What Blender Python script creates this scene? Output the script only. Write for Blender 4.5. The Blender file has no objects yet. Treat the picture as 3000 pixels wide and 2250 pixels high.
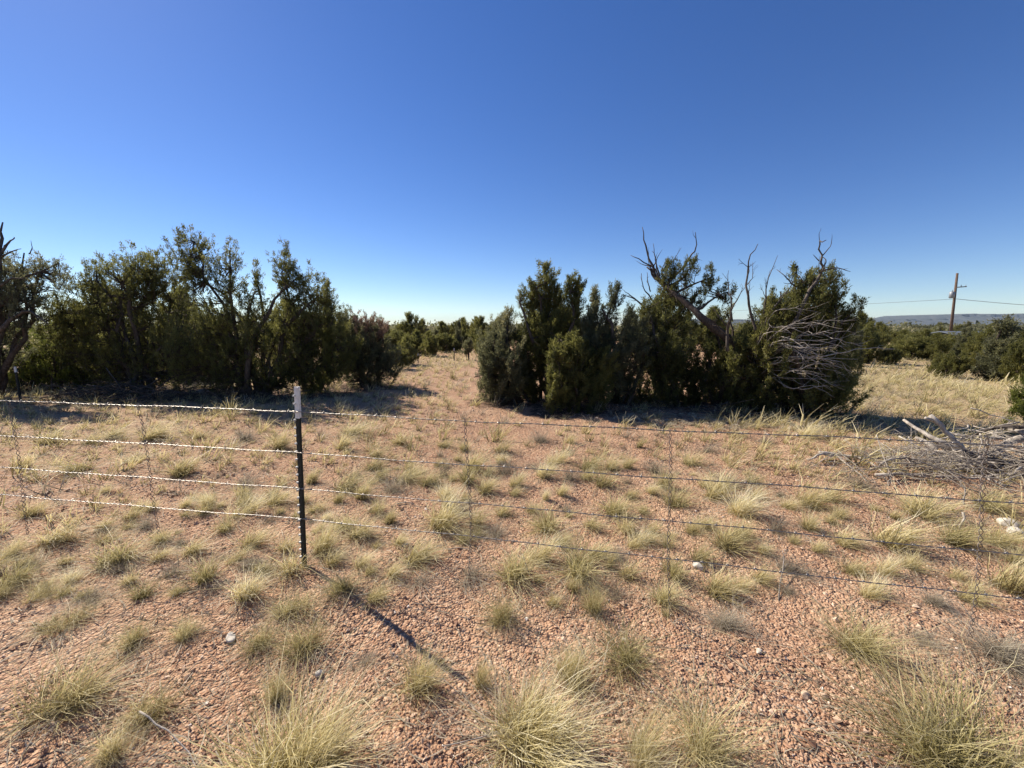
import bpy, math, random
import numpy as np

# ---------------------------------------------------------------- camera, sky, sun, exposure
SC = bpy.context.scene
COL = SC.collection
H = 1.65; F = 400.0; PITCH = math.radians(8.3); S = 1024 / 2212
cam_d = bpy.data.cameras.new('camera'); cam = bpy.data.objects.new('camera', cam_d); COL.objects.link(cam)
cam_d.sensor_width = 36; cam_d.lens = F / 1024 * 36; cam_d.clip_end = 30000; cam_d.clip_start = 0.05
cam.location = (0, 0, H); cam.rotation_euler = (math.pi / 2 - PITCH, 0, 0)
SC.camera = cam

SUN_AZ = math.radians(-53)      # left of straight ahead
SUN_EL = math.radians(41)
world = bpy.data.worlds.new('World'); SC.world = world; world.use_nodes = True
nt = world.node_tree; nt.nodes.clear()
wo = nt.nodes.new('ShaderNodeOutputWorld'); bg = nt.nodes.new('ShaderNodeBackground')
sky = nt.nodes.new('ShaderNodeTexSky'); sky.sky_type = 'NISHITA'; sky.sun_disc = False
sky.sun_elevation = SUN_EL; sky.sun_rotation = SUN_AZ
sky.altitude = 1500; sky.air_density = 1.0; sky.dust_density = 0.25; sky.ozone_density = 3.0
bg.inputs['Strength'].default_value = 0.076
hs = nt.nodes.new('ShaderNodeHueSaturation'); hs.inputs['Saturation'].default_value = 1.24; hs.inputs['Hue'].default_value = .513
nt.links.new(sky.outputs[0], hs.inputs['Color']); nt.links.new(hs.outputs[0], bg.inputs[0]); nt.links.new(bg.outputs[0], wo.inputs[0])

sd = bpy.data.lights.new('sun', 'SUN'); sd.energy = 5.0; sd.angle = math.radians(0.5); sd.color = (1.0, 0.90, 0.75)
so = bpy.data.objects.new('sun', sd); COL.objects.link(so)
so.rotation_euler = (math.pi / 2 - SUN_EL, 0, math.pi - SUN_AZ)
SC.view_settings.view_transform = 'Standard'; SC.view_settings.look = 'None'
SC.view_settings.gamma = 1; SC.view_settings.use_curve_mapping = False
SC.view_settings.exposure = 0.80
SC.cycles.max_bounces = 6; SC.cycles.transparent_max_bounces = 4

# ---------------------------------------------------------------- helpers
def ray(u, v):
    a = (u * S - 512) / F; b = (384 - v * S) / F
    return np.array([a, math.cos(PITCH) + b * math.sin(PITCH), -math.sin(PITCH) + b * math.cos(PITCH)])
def G(u, v):
    d = ray(u, v); t = -H / d[2]; return np.array([d[0] * t, d[1] * t, 0.0])
def AT(u, v, Y):
    d = ray(u, v); t = Y / d[1]; return np.array([d[0] * t, Y, H + d[2] * t])
def ss(x, a, b):
    t = np.clip((x - a) / (b - a), 0, 1); return t * t * (3 - 2 * t)
def hgt(x, y):
    x = np.asarray(x, float); y = np.asarray(y, float)
    r = np.hypot(x, y)
    near = .018 * np.sin(x * 1.7 + .6) * np.sin(y * 1.3 + 1.2) + .012 * np.sin(x * 3.9 + y * 2.1) + .010 * np.sin(y * 4.7 - x * 1.1 + 2)
    near = near + .012 * np.sin(x * 8.3 + 2 * np.sin(y * 3.1)) * np.sin(y * 7.1 + 1.5 * np.sin(x * 4.3)) + .007 * np.sin(x * 17 + 3 * np.sin(y * 5)) * np.sin(y * 15 + x * 3)
    mid = .06 * np.sin(x * .45 + 1) * np.sin(y * .38) * ss(r, 5, 14)
    far = -.9 * ss(r, 26, 75) - 3 * ss(r, 150, 1200)
    return near * (1 - ss(r, 10, 30)) + mid + far

def tag(o, label=None, cat=None, group=None, kind=None):
    if label: o['label'] = label
    if cat: o['category'] = cat
    if group: o['group'] = group
    if kind: o['kind'] = kind
    return o
def empty(name, loc, label=None, cat=None, group=None):
    o = bpy.data.objects.new(name, None); COL.objects.link(o); o.location = loc
    o.empty_display_size = .1
    return tag(o, label, cat, group)
def mesh_np(name, V, tris=None, quads=None, attrs=None, mats=None, smooth=False):
    V = np.asarray(V, np.float32).reshape(-1, 3)
    tris = np.zeros((0, 3), np.int32) if tris is None else np.asarray(tris, np.int32).reshape(-1, 3)
    quads = np.zeros((0, 4), np.int32) if quads is None else np.asarray(quads, np.int32).reshape(-1, 4)
    me = bpy.data.meshes.new(name)
    me.vertices.add(len(V)); me.vertices.foreach_set('co', V.ravel())
    nl = len(tris) * 3 + len(quads) * 4; npoly = len(tris) + len(quads)
    me.loops.add(nl); me.polygons.add(npoly)
    me.loops.foreach_set('vertex_index', np.concatenate([tris.ravel(), quads.ravel()]))
    st = np.concatenate([np.arange(len(tris)) * 3, len(tris) * 3 + np.arange(len(quads)) * 4]).astype(np.int32)
    me.polygons.foreach_set('loop_start', st)
    me.polygons.foreach_set('use_smooth', np.full(npoly, smooth, bool))
    me.update(calc_edges=True)
    for k, a in (attrs or {}).items():
        at = me.attributes.new(k, 'FLOAT', 'POINT'); at.data.foreach_set('value', np.asarray(a, np.float32).ravel())
    for m in (mats or []): me.materials.append(m)
    return me
def link(name, me, parent=None, loc=None):
    o = bpy.data.objects.new(name, me); COL.objects.link(o)
    if parent is not None: o.parent = parent
    if loc is not None: o.location = loc
    return o
def nrm(a):
    a = np.asarray(a, float); return a / (np.linalg.norm(a, axis=-1, keepdims=True) + 1e-9)

class MB:
    """collects tubes and polygons into one mesh"""
    def __init__(s): s.V = []; s.T = []; s.Q = []; s.n = 0; s.A = []
    def add(s, V, tris=(), quads=(), a=0.):
        V = np.asarray(V, float).reshape(-1, 3)
        s.V.append(V)
        if len(tris): s.T.append(np.asarray(tris, int).reshape(-1, 3) + s.n)
        if len(quads): s.Q.append(np.asarray(quads, int).reshape(-1, 4) + s.n)
        s.n += len(V); s.A.append(np.full(len(V), a))
    def tube(s, P, R, k=5, a=0., cap=True):
        P = np.asarray(P, float); n = len(P)
        R = np.broadcast_to(np.asarray(R, float), (n,))
        T = nrm(np.gradient(P, axis=0))
        ref = np.array([0, 0, 1.]) if abs(T[0][2]) < .9 else np.array([1., 0, 0])
        A = np.cross(T, ref); A = nrm(A); B = np.cross(T, A)
        an = np.arange(k) / k * 2 * math.pi
        V = P[:, None] + R[:, None, None] * (np.cos(an)[None, :, None] * A[:, None] + np.sin(an)[None, :, None] * B[:, None])
        i = np.arange(n - 1)[:, None] * k; j = np.arange(k)[None]; j2 = (j + 1) % k
        q = np.stack([i + j, i + j2, i + k + j2, i + k + j], -1).reshape(-1, 4)
        tr = []
        if cap:
            for m in range(1, k - 1): tr += [(0, m + 1, m), ((n - 1) * k, (n - 1) * k + m, (n - 1) * k + m + 1)]
        s.add(V, tr, q, a)
    def box(s, c, d, a=0., rz=0.):
        c = np.array(c, float); d = np.array(d, float) / 2
        v = np.array([[x, y, z] for x in (-1, 1) for y in (-1, 1) for z in (-1, 1)], float) * d
        if rz:
            cs, sn = math.cos(rz), math.sin(rz); v = np.stack([v[:, 0] * cs - v[:, 1] * sn, v[:, 0] * sn + v[:, 1] * cs, v[:, 2]], 1)
        s.add(v + c, quads=[(0, 1, 3, 2), (4, 6, 7, 5), (0, 4, 5, 1), (2, 3, 7, 6), (0, 2, 6, 4), (1, 5, 7, 3)], a=a)
    def mesh(s, name, mats, smooth=False):
        return mesh_np(name, np.concatenate(s.V), np.concatenate(s.T) if s.T else None, np.concatenate(s.Q) if s.Q else None,
                       {'tint': np.concatenate(s.A)}, mats, smooth)

# ---------------------------------------------------------------- materials
class NT:
    def __init__(s, m): s.t = m.node_tree; s.m = m
    def n(s, typ, **kw):
        nd = s.t.nodes.new(typ)
        for k, v in kw.items():
            if k.startswith('i_'):
                key = k[2:]; key = int(key) if key.isdigit() else key.replace('_', ' ')
                nd.inputs[key].default_value = v
            else: setattr(nd, k, v)
        return nd
    def l(s, a, b): s.t.links.new(a, b)
    def ramp(s, fac, stops, interp='LINEAR'):
        r = s.n('ShaderNodeValToRGB'); r.color_ramp.interpolation = interp
        e = r.color_ramp.elements
        while len(e) > len(stops): e.remove(e[-1])
        while len(e) < len(stops): e.new(.5)
        for i, (p, c) in enumerate(stops):
            e[i].position = p; e[i].color = (*c, 1) if len(c) == 3 else c
        if fac is not None: s.l(fac, r.inputs[0])
        return r.outputs[0]
    def mix(s, f, a, b, mode='MIX'):
        m = s.n('ShaderNodeMix', data_type='RGBA', blend_type=mode)
        for x, idx in ((f, 0), (a, 6), (b, 7)):
            if hasattr(x, 'is_linked') or hasattr(x, 'links'): s.l(x, m.inputs[idx])
            else: m.inputs[idx].default_value = x if idx == 0 else (*x, 1)
        return m.outputs[2]
    def noise(s, vec, scale, detail=3, rough=.55):
        n = s.n('ShaderNodeTexNoise'); n.inputs['Scale'].default_value = scale; n.inputs['Detail'].default_value = detail
        n.inputs['Roughness'].default_value = rough
        if vec is not None: s.l(vec, n.inputs['Vector'])
        return n.outputs['Fac']
    def attr(s, name):
        a = s.n('ShaderNodeAttribute'); a.attribute_name = name; return a.outputs['Fac']
def newmat(name):
    m = bpy.data.materials.new(name); m.use_nodes = True; m.node_tree.nodes.clear()
    k = NT(m); o = k.n('ShaderNodeOutputMaterial'); return m, k, o
def principled(k, col, rough=.9, metal=0., spec=.3, bump=None, bstr=.5, bdist=.01):
    p = k.n('ShaderNodeBsdfPrincipled')
    if hasattr(col, 'links'): k.l(col, p.inputs['Base Color'])
    else: p.inputs['Base Color'].default_value = (*col, 1)
    p.inputs['Roughness'].default_value = rough; p.inputs['Metallic'].default_value = metal
    p.inputs['Specular IOR Level'].default_value = spec
    if bump is not None:
        b = k.n('ShaderNodeBump'); b.inputs['Strength'].default_value = bstr; b.inputs['Distance'].default_value = bdist
        k.l(bump, b.inputs['Height']); k.l(b.outputs[0], p.inputs['Normal'])
    return p.outputs[0]

def leafy(name, stops, trans=.3, rnd=.35, rough=.6, spec=.25, gain=1.):
    """two sided thin leaf material, tint attribute picks the colour"""
    m, k, o = newmat(name)
    tint = k.attr('tint'); info = k.n('ShaderNodeObjectInfo')
    geo = k.n('ShaderNodeNewGeometry')
    n = k.noise(geo.outputs['Position'], 2.3, 2)
    a = k.n('ShaderNodeMath', operation='MULTIPLY_ADD'); k.l(n, a.inputs[0]); a.inputs[1].default_value = rnd; k.l(tint, a.inputs[2])
    b = k.n('ShaderNodeMath', operation='MULTIPLY_ADD'); k.l(info.outputs['Random'], b.inputs[0]); b.inputs[1].default_value = .2; k.l(a.outputs[0], b.inputs[2])
    c = k.n('ShaderNodeMath', operation='SUBTRACT'); k.l(b.outputs[0], c.inputs[0]); c.inputs[1].default_value = .1 + rnd / 2
    col = k.ramp(c.outputs[0], stops)
    p = principled(k, col, rough, spec=spec)
    t = k.n('ShaderNodeBsdfTranslucent')
    if gain != 1.:
        k.l(k.mix(1., col, (gain, gain, gain * .9), 'MULTIPLY'), t.inputs[0])
    else: k.l(col, t.inputs[0])
    mx = k.n('ShaderNodeMixShader'); mx.inputs[0].default_value = trans
    k.l(p, mx.inputs[1]); k.l(t.outputs[0], mx.inputs[2]); k.l(mx.outputs[0], o.inputs[0])
    return m
M = {}
M['juniper'] = leafy('juniper_foliage', [(0, (.048, .052, .019)), (.45, (.116, .116, .038)), (.8, (.172, .166, .054)), (1, (.23, .215, .09))], .5, gain=1.7)
M['juniper_light'] = leafy('juniper_foliage_light', [(0, (.06, .075, .018)), (.5, (.12, .135, .032)), (1, (.20, .20, .055))], .5, gain=1.7)
M['juniper_grey'] = leafy('juniper_foliage_grey', [(0, (.056, .062, .036)), (.5, (.122, .125, .070)), (1, (.20, .185, .105))], .5, gain=1.6)
M['rust'] = leafy('dying_foliage', [(0, (.16, .11, .075)), (.5, (.32, .21, .15)), (1, (.46, .33, .25))], .4)
M['straw'] = leafy('straw_grass', [(0, (.12, .09, .035)), (.35, (.46, .39, .17)), (.7, (.74, .65, .37)), (1, (.86, .80, .58))], .45, .25, .5, .35)  # dead brown bases, darkened to paint shade into the tuft hearts
M['olive'] = leafy('green_grass', [(0, (.12, .10, .04)), (.35, (.37, .32, .13)), (.7, (.68, .60, .33)), (1, (.72, .65, .40))], .43, .25, .5, .35)  # low stop also paints heart shade into the blade bases
M['greygrass'] = leafy('grey_grass', [(0, (.11, .085, .06)), (.4, (.31, .265, .19)), (1, (.62, .56, .44))], .38, .25, .6, .3)

def bark(name, c1, c2, c3, sc=30):
    m, k, o = newmat(name)
    tc = k.n('ShaderNodeTexCoord'); mp = k.n('ShaderNodeMapping'); mp.inputs['Scale'].default_value = (1, 1, .25)
    k.l(tc.outputs['Object'], mp.inputs[0])
    n = k.noise(mp.outputs[0], sc, 5, .7)
    k.l(principled(k, k.ramp(n, [(.3, c1), (.5, c2), (.7, c3)]), .9, spec=.2, bump=n, bstr=.8, bdist=.01), o.inputs[0]); return m
M['bark'] = bark('juniper_bark', (.03, .023, .018), (.07, .052, .042), (.13, .105, .085))
M['deadwood'] = bark('weathered_wood', (.18, .155, .13), (.34, .30, .26), (.52, .48, .43), 22)
M['greywood'] = bark('grey_limb_wood', (.12, .10, .085), (.24, .21, .18), (.38, .345, .30), 22)
M['darkwood'] = bark('dark_twig_wood', (.035, .028, .024), (.08, .066, .056), (.16, .135, .115), 22)

def rockmat(name, c1, c2):
    m, k, o = newmat(name); tc = k.n('ShaderNodeTexCoord')
    n = k.noise(tc.outputs['Object'], 25, 5, .7)
    k.l(principled(k, k.ramp(n, [(.3, c1), (.7, c2)]), .85, spec=.3, bump=n, bstr=.6, bdist=.01), o.inputs[0]); return m
M['whiterock'] = rockmat('white_rock', (.36, .33, .28), (.62, .58, .52))
M['brownrock'] = rockmat('brown_rock', (.42, .29, .20), (.62, .47, .34))

def metal(name, col, rough, met, var=.3):
    m, k, o = newmat(name); tc = k.n('ShaderNodeTexCoord'); n = k.noise(tc.outputs['Object'], 40, 4)
    c = k.ramp(n, [(.3, tuple(x * (1 - var) for x in col)), (.7, col)])
    k.l(principled(k, c, rough, met, .5), o.inputs[0]); return m
M['wire'] = metal('galvanised_wire', (.32, .30, .28), .42, .8)
M['staywire'] = metal('rusty_stay_wire', (.24, .20, .175), .5, .6, .5)
M['postgreen'] = metal('dark_green_paint', (.010, .013, .010), .75, 0, .4)
M['postwhite'] = metal('white_paint', (.74, .72, .70), .55, 0, .22)
M['stud'] = metal('worn_stud', (.7, .7, .68), .45, .3)
M['polewood'] = bark('pole_wood', (.07, .045, .035), (.12, .08, .06), (.17, .12, .09), 8)
M['greymetal'] = metal('grey_metal', (.28, .30, .33), .5, .3)
M['cable'] = metal('cable', (.30, .31, .33), .5, .3)
M['shedwall'] = metal('pale_blue_siding', (.42, .48, .56), .6, 0, .1)
M['shedroof'] = metal('grey_roofing', (.14, .16, .19), .5, .2, .1)

def gravel_mat():
    m, k, o = newmat('gravel_pebbles'); t = k.attr('tint')
    c = k.ramp(t, [(0, (.18, .095, .06)), (.3, (.345, .20, .13)), (.6, (.485, .325, .22)), (.85, (.66, .50, .37)), (.96, (.72, .59, .46)), (1, (.78, .70, .62))])
    k.l(principled(k, c, .85, spec=.3), o.inputs[0]); return m
M['gravel'] = gravel_mat()

def ground_mat():
    m, k, o = newmat('red_gravel_soil')
    geo = k.n('ShaderNodeNewGeometry'); P = geo.outputs['Position']
    v1 = k.n('ShaderNodeTexVoronoi'); v1.inputs['Scale'].default_value = 75; k.l(P, v1.inputs['Vector'])
    v2 = k.n('ShaderNodeTexVoronoi'); v2.inputs['Scale'].default_value = 28; k.l(P, v2.inputs['Vector'])
    sep = k.n('ShaderNodeSeparateColor'); k.l(v1.outputs['Color'], sep.inputs[0])
    peb = k.ramp(sep.outputs[0], [(0, (.22, .115, .075)), (.4, (.37, .215, .135)), (.8, (.51, .345, .23)), (1, (.66, .49, .36))])
    big = k.noise(P, .9, 4)
    soil = k.ramp(big, [(.3, (.30, .165, .10)), (.55, (.44, .27, .17)), (.75, (.51, .36, .24))])
    col = k.mix(.55, soil, peb)
    # straw litter
    ln = k.noise(P, 5.5, 5, .7)
    st = k.attr('straw')
    a = k.n('ShaderNodeMath', operation='ADD'); k.l(ln, a.inputs[0]); k.l(st, a.inputs[1])
    lm = k.ramp(a.outputs[0], [(.62, (0, 0, 0)), (.95, (1, 1, 1))])
    fine = k.noise(P, 60, 3, .7)
    litter = k.ramp(fine, [(.3, (.26, .19, .10)), (.6, (.48, .38, .22)), (.8, (.62, .52, .34))])
    col = k.mix(lm, col, litter)
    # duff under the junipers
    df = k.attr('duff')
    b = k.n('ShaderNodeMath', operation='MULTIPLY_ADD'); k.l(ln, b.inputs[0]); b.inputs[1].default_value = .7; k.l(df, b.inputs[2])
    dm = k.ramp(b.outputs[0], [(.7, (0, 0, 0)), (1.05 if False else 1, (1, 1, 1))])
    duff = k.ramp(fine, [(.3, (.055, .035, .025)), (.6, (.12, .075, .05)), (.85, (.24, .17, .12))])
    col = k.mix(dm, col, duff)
    h = k.n('ShaderNodeMath', operation='MULTIPLY_ADD'); k.l(v1.outputs['Distance'], h.inputs[0]); h.inputs[1].default_value = -.8
    h2 = k.n('ShaderNodeMath', operation='MULTIPLY'); k.l(v2.outputs['Distance'], h2.inputs[0]); h2.inputs[1].default_value = -1.1
    h3 = k.n('ShaderNodeMath', operation='MULTIPLY_ADD'); k.l(k.noise(P, 9, 5, .65), h3.inputs[0]); h3.inputs[1].default_value = 2.0; k.l(h2.outputs[0], h3.inputs[2])
    k.l(h3.outputs[0], h.inputs[2])
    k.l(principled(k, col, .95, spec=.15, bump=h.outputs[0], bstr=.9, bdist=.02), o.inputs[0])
    return m
M['ground'] = ground_mat()

# ---------------------------------------------------------------- tree specifications (photo pixels at 2212 wide)
# base(u,v), lobes (u,v,ru,rv), material, density, leaf size, options
TREES = [
 dict(base=(-30,862), lobes=[(10,600,55,42),(80,585,50,32),(30,670,45,45),(85,640,38,42),(-70,620,70,90),(118,575,20,18),(-50,740,60,60),(20,560,40,20)],
      mat='juniper_grey', n=34000, plume=.8, label='tall open grey green juniper cut off by the left edge, bare snags above it'),
 dict(base=(300,845), lobes=[(300,585,74,52),(350,590,45,40),(190,640,72,66),(250,700,125,75),(145,700,48,58),(345,680,72,75),(180,588,30,25),(330,770,105,50),(215,760,90,45),(405,740,55,55),(270,590,30,30)],
      mat='juniper', n=110000, label='broad dense dark juniper with long leaning sprays left of the tallest left tree'),
 dict(base=(120,838), lobes=[(60,760,52,55),(130,735,58,50),(155,790,60,38),(30,800,38,30),(95,800,50,30)], Y=10.6,
      mat='juniper_light', n=42000, label='bright green low juniper at the left behind the brush pile'),
 dict(base=(545,856), lobes=[(410,540,52,46),(440,605,42,28),(505,575,33,52),(600,570,33,44),(640,612,32,45),(560,650,42,32),(500,672,50,38),(622,680,50,42),(560,745,105,52),(478,765,62,45),(640,770,62,45),(682,655,32,55),(560,600,16,30),(440,685,42,40),(470,722,50,45),(525,760,60,48),(415,765,50,48),(585,700,42,40),(650,705,42,45),(470,800,60,30),(600,805,60,30)],
      mat='juniper', n=95000, stems=9, label='tallest many stemmed juniper of the left group, sky showing between its feathery tops'),
 dict(base=(690,846), lobes=[(705,640,22,38),(712,700,42,55),(735,750,52,50),(695,790,56,40),(660,720,30,40)],
      mat='juniper', n=45000, label='medium juniper with pointed top at the right shoulder of the left group'),
 dict(base=(796,836), lobes=[(748,705,34,38),(800,722,38,34),(852,778,30,30),(790,745,42,50),(808,785,38,38),(765,780,34,38),(826,760,24,30)],
      mat='juniper_grey', n=44000, extra=('rust', [(795,705,38,30),(828,705,18,20),(772,688,22,16)], 8000),
      label='low juniper with rusty pink dying top at the right end of the left group'),
 dict(base=(1112,866), lobes=[(1092,705,34,36),(1066,755,34,48),(1100,780,55,60),(1075,825,40,36),(1120,845,45,26),(1058,790,26,40)],
      mat='juniper_grey', n=52000, label='low grey green juniper at the left end of the right group beside the clearing'),
 dict(base=(1180,868), lobes=[(1183,598,28,28),(1155,640,30,26),(1130,636,14,12),(1200,645,42,42),(1180,705,58,55),(1242,640,22,38),(1152,770,46,66),(1232,720,42,50),(1150,615,12,12)], Y=8.7,
      mat='juniper', n=82000, label='tallest bushy juniper left of the bare snags, lopsided rounded top'),
 dict(base=(1250,886), lobes=[(1238,780,62,52),(1300,800,42,45),(1200,825,38,35),(1270,838,58,30),(1215,750,35,25)],
      mat='juniper', n=60000, label='low rounded olive juniper in front of the right group'),
 dict(base=(1335,872), lobes=[(1332,650,17,38),(1290,658,15,36),(1362,690,16,30),(1310,690,18,30),(1275,700,26,40),(1300,745,56,48),(1350,755,46,58),(1395,735,36,48),(1345,820,40,45)], Y=8.4,
      mat='juniper_grey', n=50000, label='thin see-through juniper with candle shaped tops between the bushy one and the snags'),
 dict(base=(1650,872), lobes=[(1450,598,26,32),(1488,582,28,24),(1485,640,42,34),(1538,598,20,22),(1562,632,20,20),(1430,700,42,52),(1520,770,40,48),(1385,845,35,36),(1525,690,20,16),(1610,850,45,36),(1585,800,40,40),(1640,870,40,22),(1420,780,44,62),(1478,765,45,55),(1495,840,56,42),(1432,852,42,34),(1560,820,48,55),(1405,655,18,20),(1580,668,12,12)],
      mat='juniper', n=100000, lean=[(1645,870),(1600,790),(1545,735),(1492,690),(1460,650),(1430,600),(1412,570)],
      label='leaning juniper with thick slanting trunk and bare snags rising from its top'),
 dict(base=(1720,890), lobes=[(1772,608,34,34),(1725,632,40,40),(1800,640,26,32),(1792,655,26,45),(1690,680,48,40),(1640,715,48,45),(1752,715,62,55),(1740,665,58,46),(1680,655,42,30),(1818,685,20,38),(1795,735,30,40),(1650,800,80,66),(1750,815,80,56),(1822,800,28,40),(1592,765,30,35),(1640,770,60,52),(1745,600,14,14),(1722,573,7,7)],
      mat='juniper', n=115000, label='wide round topped juniper at the right end, pale dead limbs on its right side'),
 dict(base=(2275,935), lobes=[(2240,878,26,30),(2270,850,30,40)],
      mat='juniper_light', n=9000, label='small bright green juniper tip at the right edge behind the brush pile'),
]

# ---------------------------------------------------------------- tree builder
WIND = np.array([.12, 0, 0])
def foliage(rng, plumes, n_leaf, leaf, name, mat):
    """plumes: list (base, tip, radius, tint). each leaf one small blade"""
    B = np.array([p[0] for p in plumes]); T = np.array([p[1] for p in plumes]); R = np.array([p[2] for p in plumes]); TI = np.array([p[3] for p in plumes])
    L = np.linalg.norm(T - B, axis=1); w = L * R; w /= w.sum()
    per = 26
    nc = n_leaf // per
    idx = rng.choice(len(plumes), nc, p=w)
    t = rng.beta(1.15, 1.0, nc)
    prof = np.clip(1.15 - t, 0, 1) ** .7 * np.clip(t * 3 + .3, 0, 1)
    D = nrm(T[idx] - B[idx])
    rad = nrm(rng.normal(size=(nc, 3))); rad = rad - D * (rad * D).sum(1, keepdims=True)
    C = B[idx] + (T - B)[idx] * t[:, None] + nrm(rad) * (R[idx] * prof * np.sqrt(rng.uniform(.05, 1, nc)))[:, None]
    CD = nrm(D * 1.0 + nrm(rad) * .5 + np.array([0, 0, .35]) + rng.normal(size=(nc, 3)) * .2)
    ct = TI[idx] + rng.normal(size=nc) * .07 + .12 * (t - .5)
    cs = leaf * rng.uniform(.75, 1.35, nc)
    n = nc * per
    C = np.repeat(C, per, 0); CD = np.repeat(CD, per, 0); ct = np.repeat(ct, per); cs = np.repeat(cs, per)
    o = C + CD * (cs * rng.uniform(-1.6, 1.0, n))[:, None] + rng.normal(size=(n, 3)) * (cs * .5)[:, None]
    d = nrm(CD + rng.normal(size=(n, 3)) * .5)
    sd_ = nrm(np.cross(d, rng.normal(size=(n, 3))))
    ln = cs * rng.uniform(.7, 1.4, n); wd = ln * rng.uniform(.13, .22, n)
    V = np.empty((n, 3, 3), np.float32)
    V[:, 0] = o - sd_ * wd[:, None]; V[:, 1] = o + sd_ * wd[:, None]; V[:, 2] = o + d * ln[:, None]
    tr = np.arange(n * 3).reshape(-1, 3)
    ti = np.repeat(ct + rng.normal(size=n) * .05, 3)
    return mesh_np(name, V.reshape(-1, 3), tr, attrs={'tint': ti}, mats=[mat])

def curve(rng, a, b, n=6, bend=.12, up=0.):
    a = np.array(a, float); b = np.array(b, float); t = np.linspace(0, 1, n)[:, None]
    L = np.linalg.norm(b - a); off = rng.normal(size=3) * bend * L
    P = a + (b - a) * t + off * np.sin(t * math.pi) * .6 + np.array([0, 0, up * L]) * (np.sin(t * math.pi))
    P[1:-1] += rng.normal(size=(n - 2, 3)) * L * .015
    return P

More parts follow.
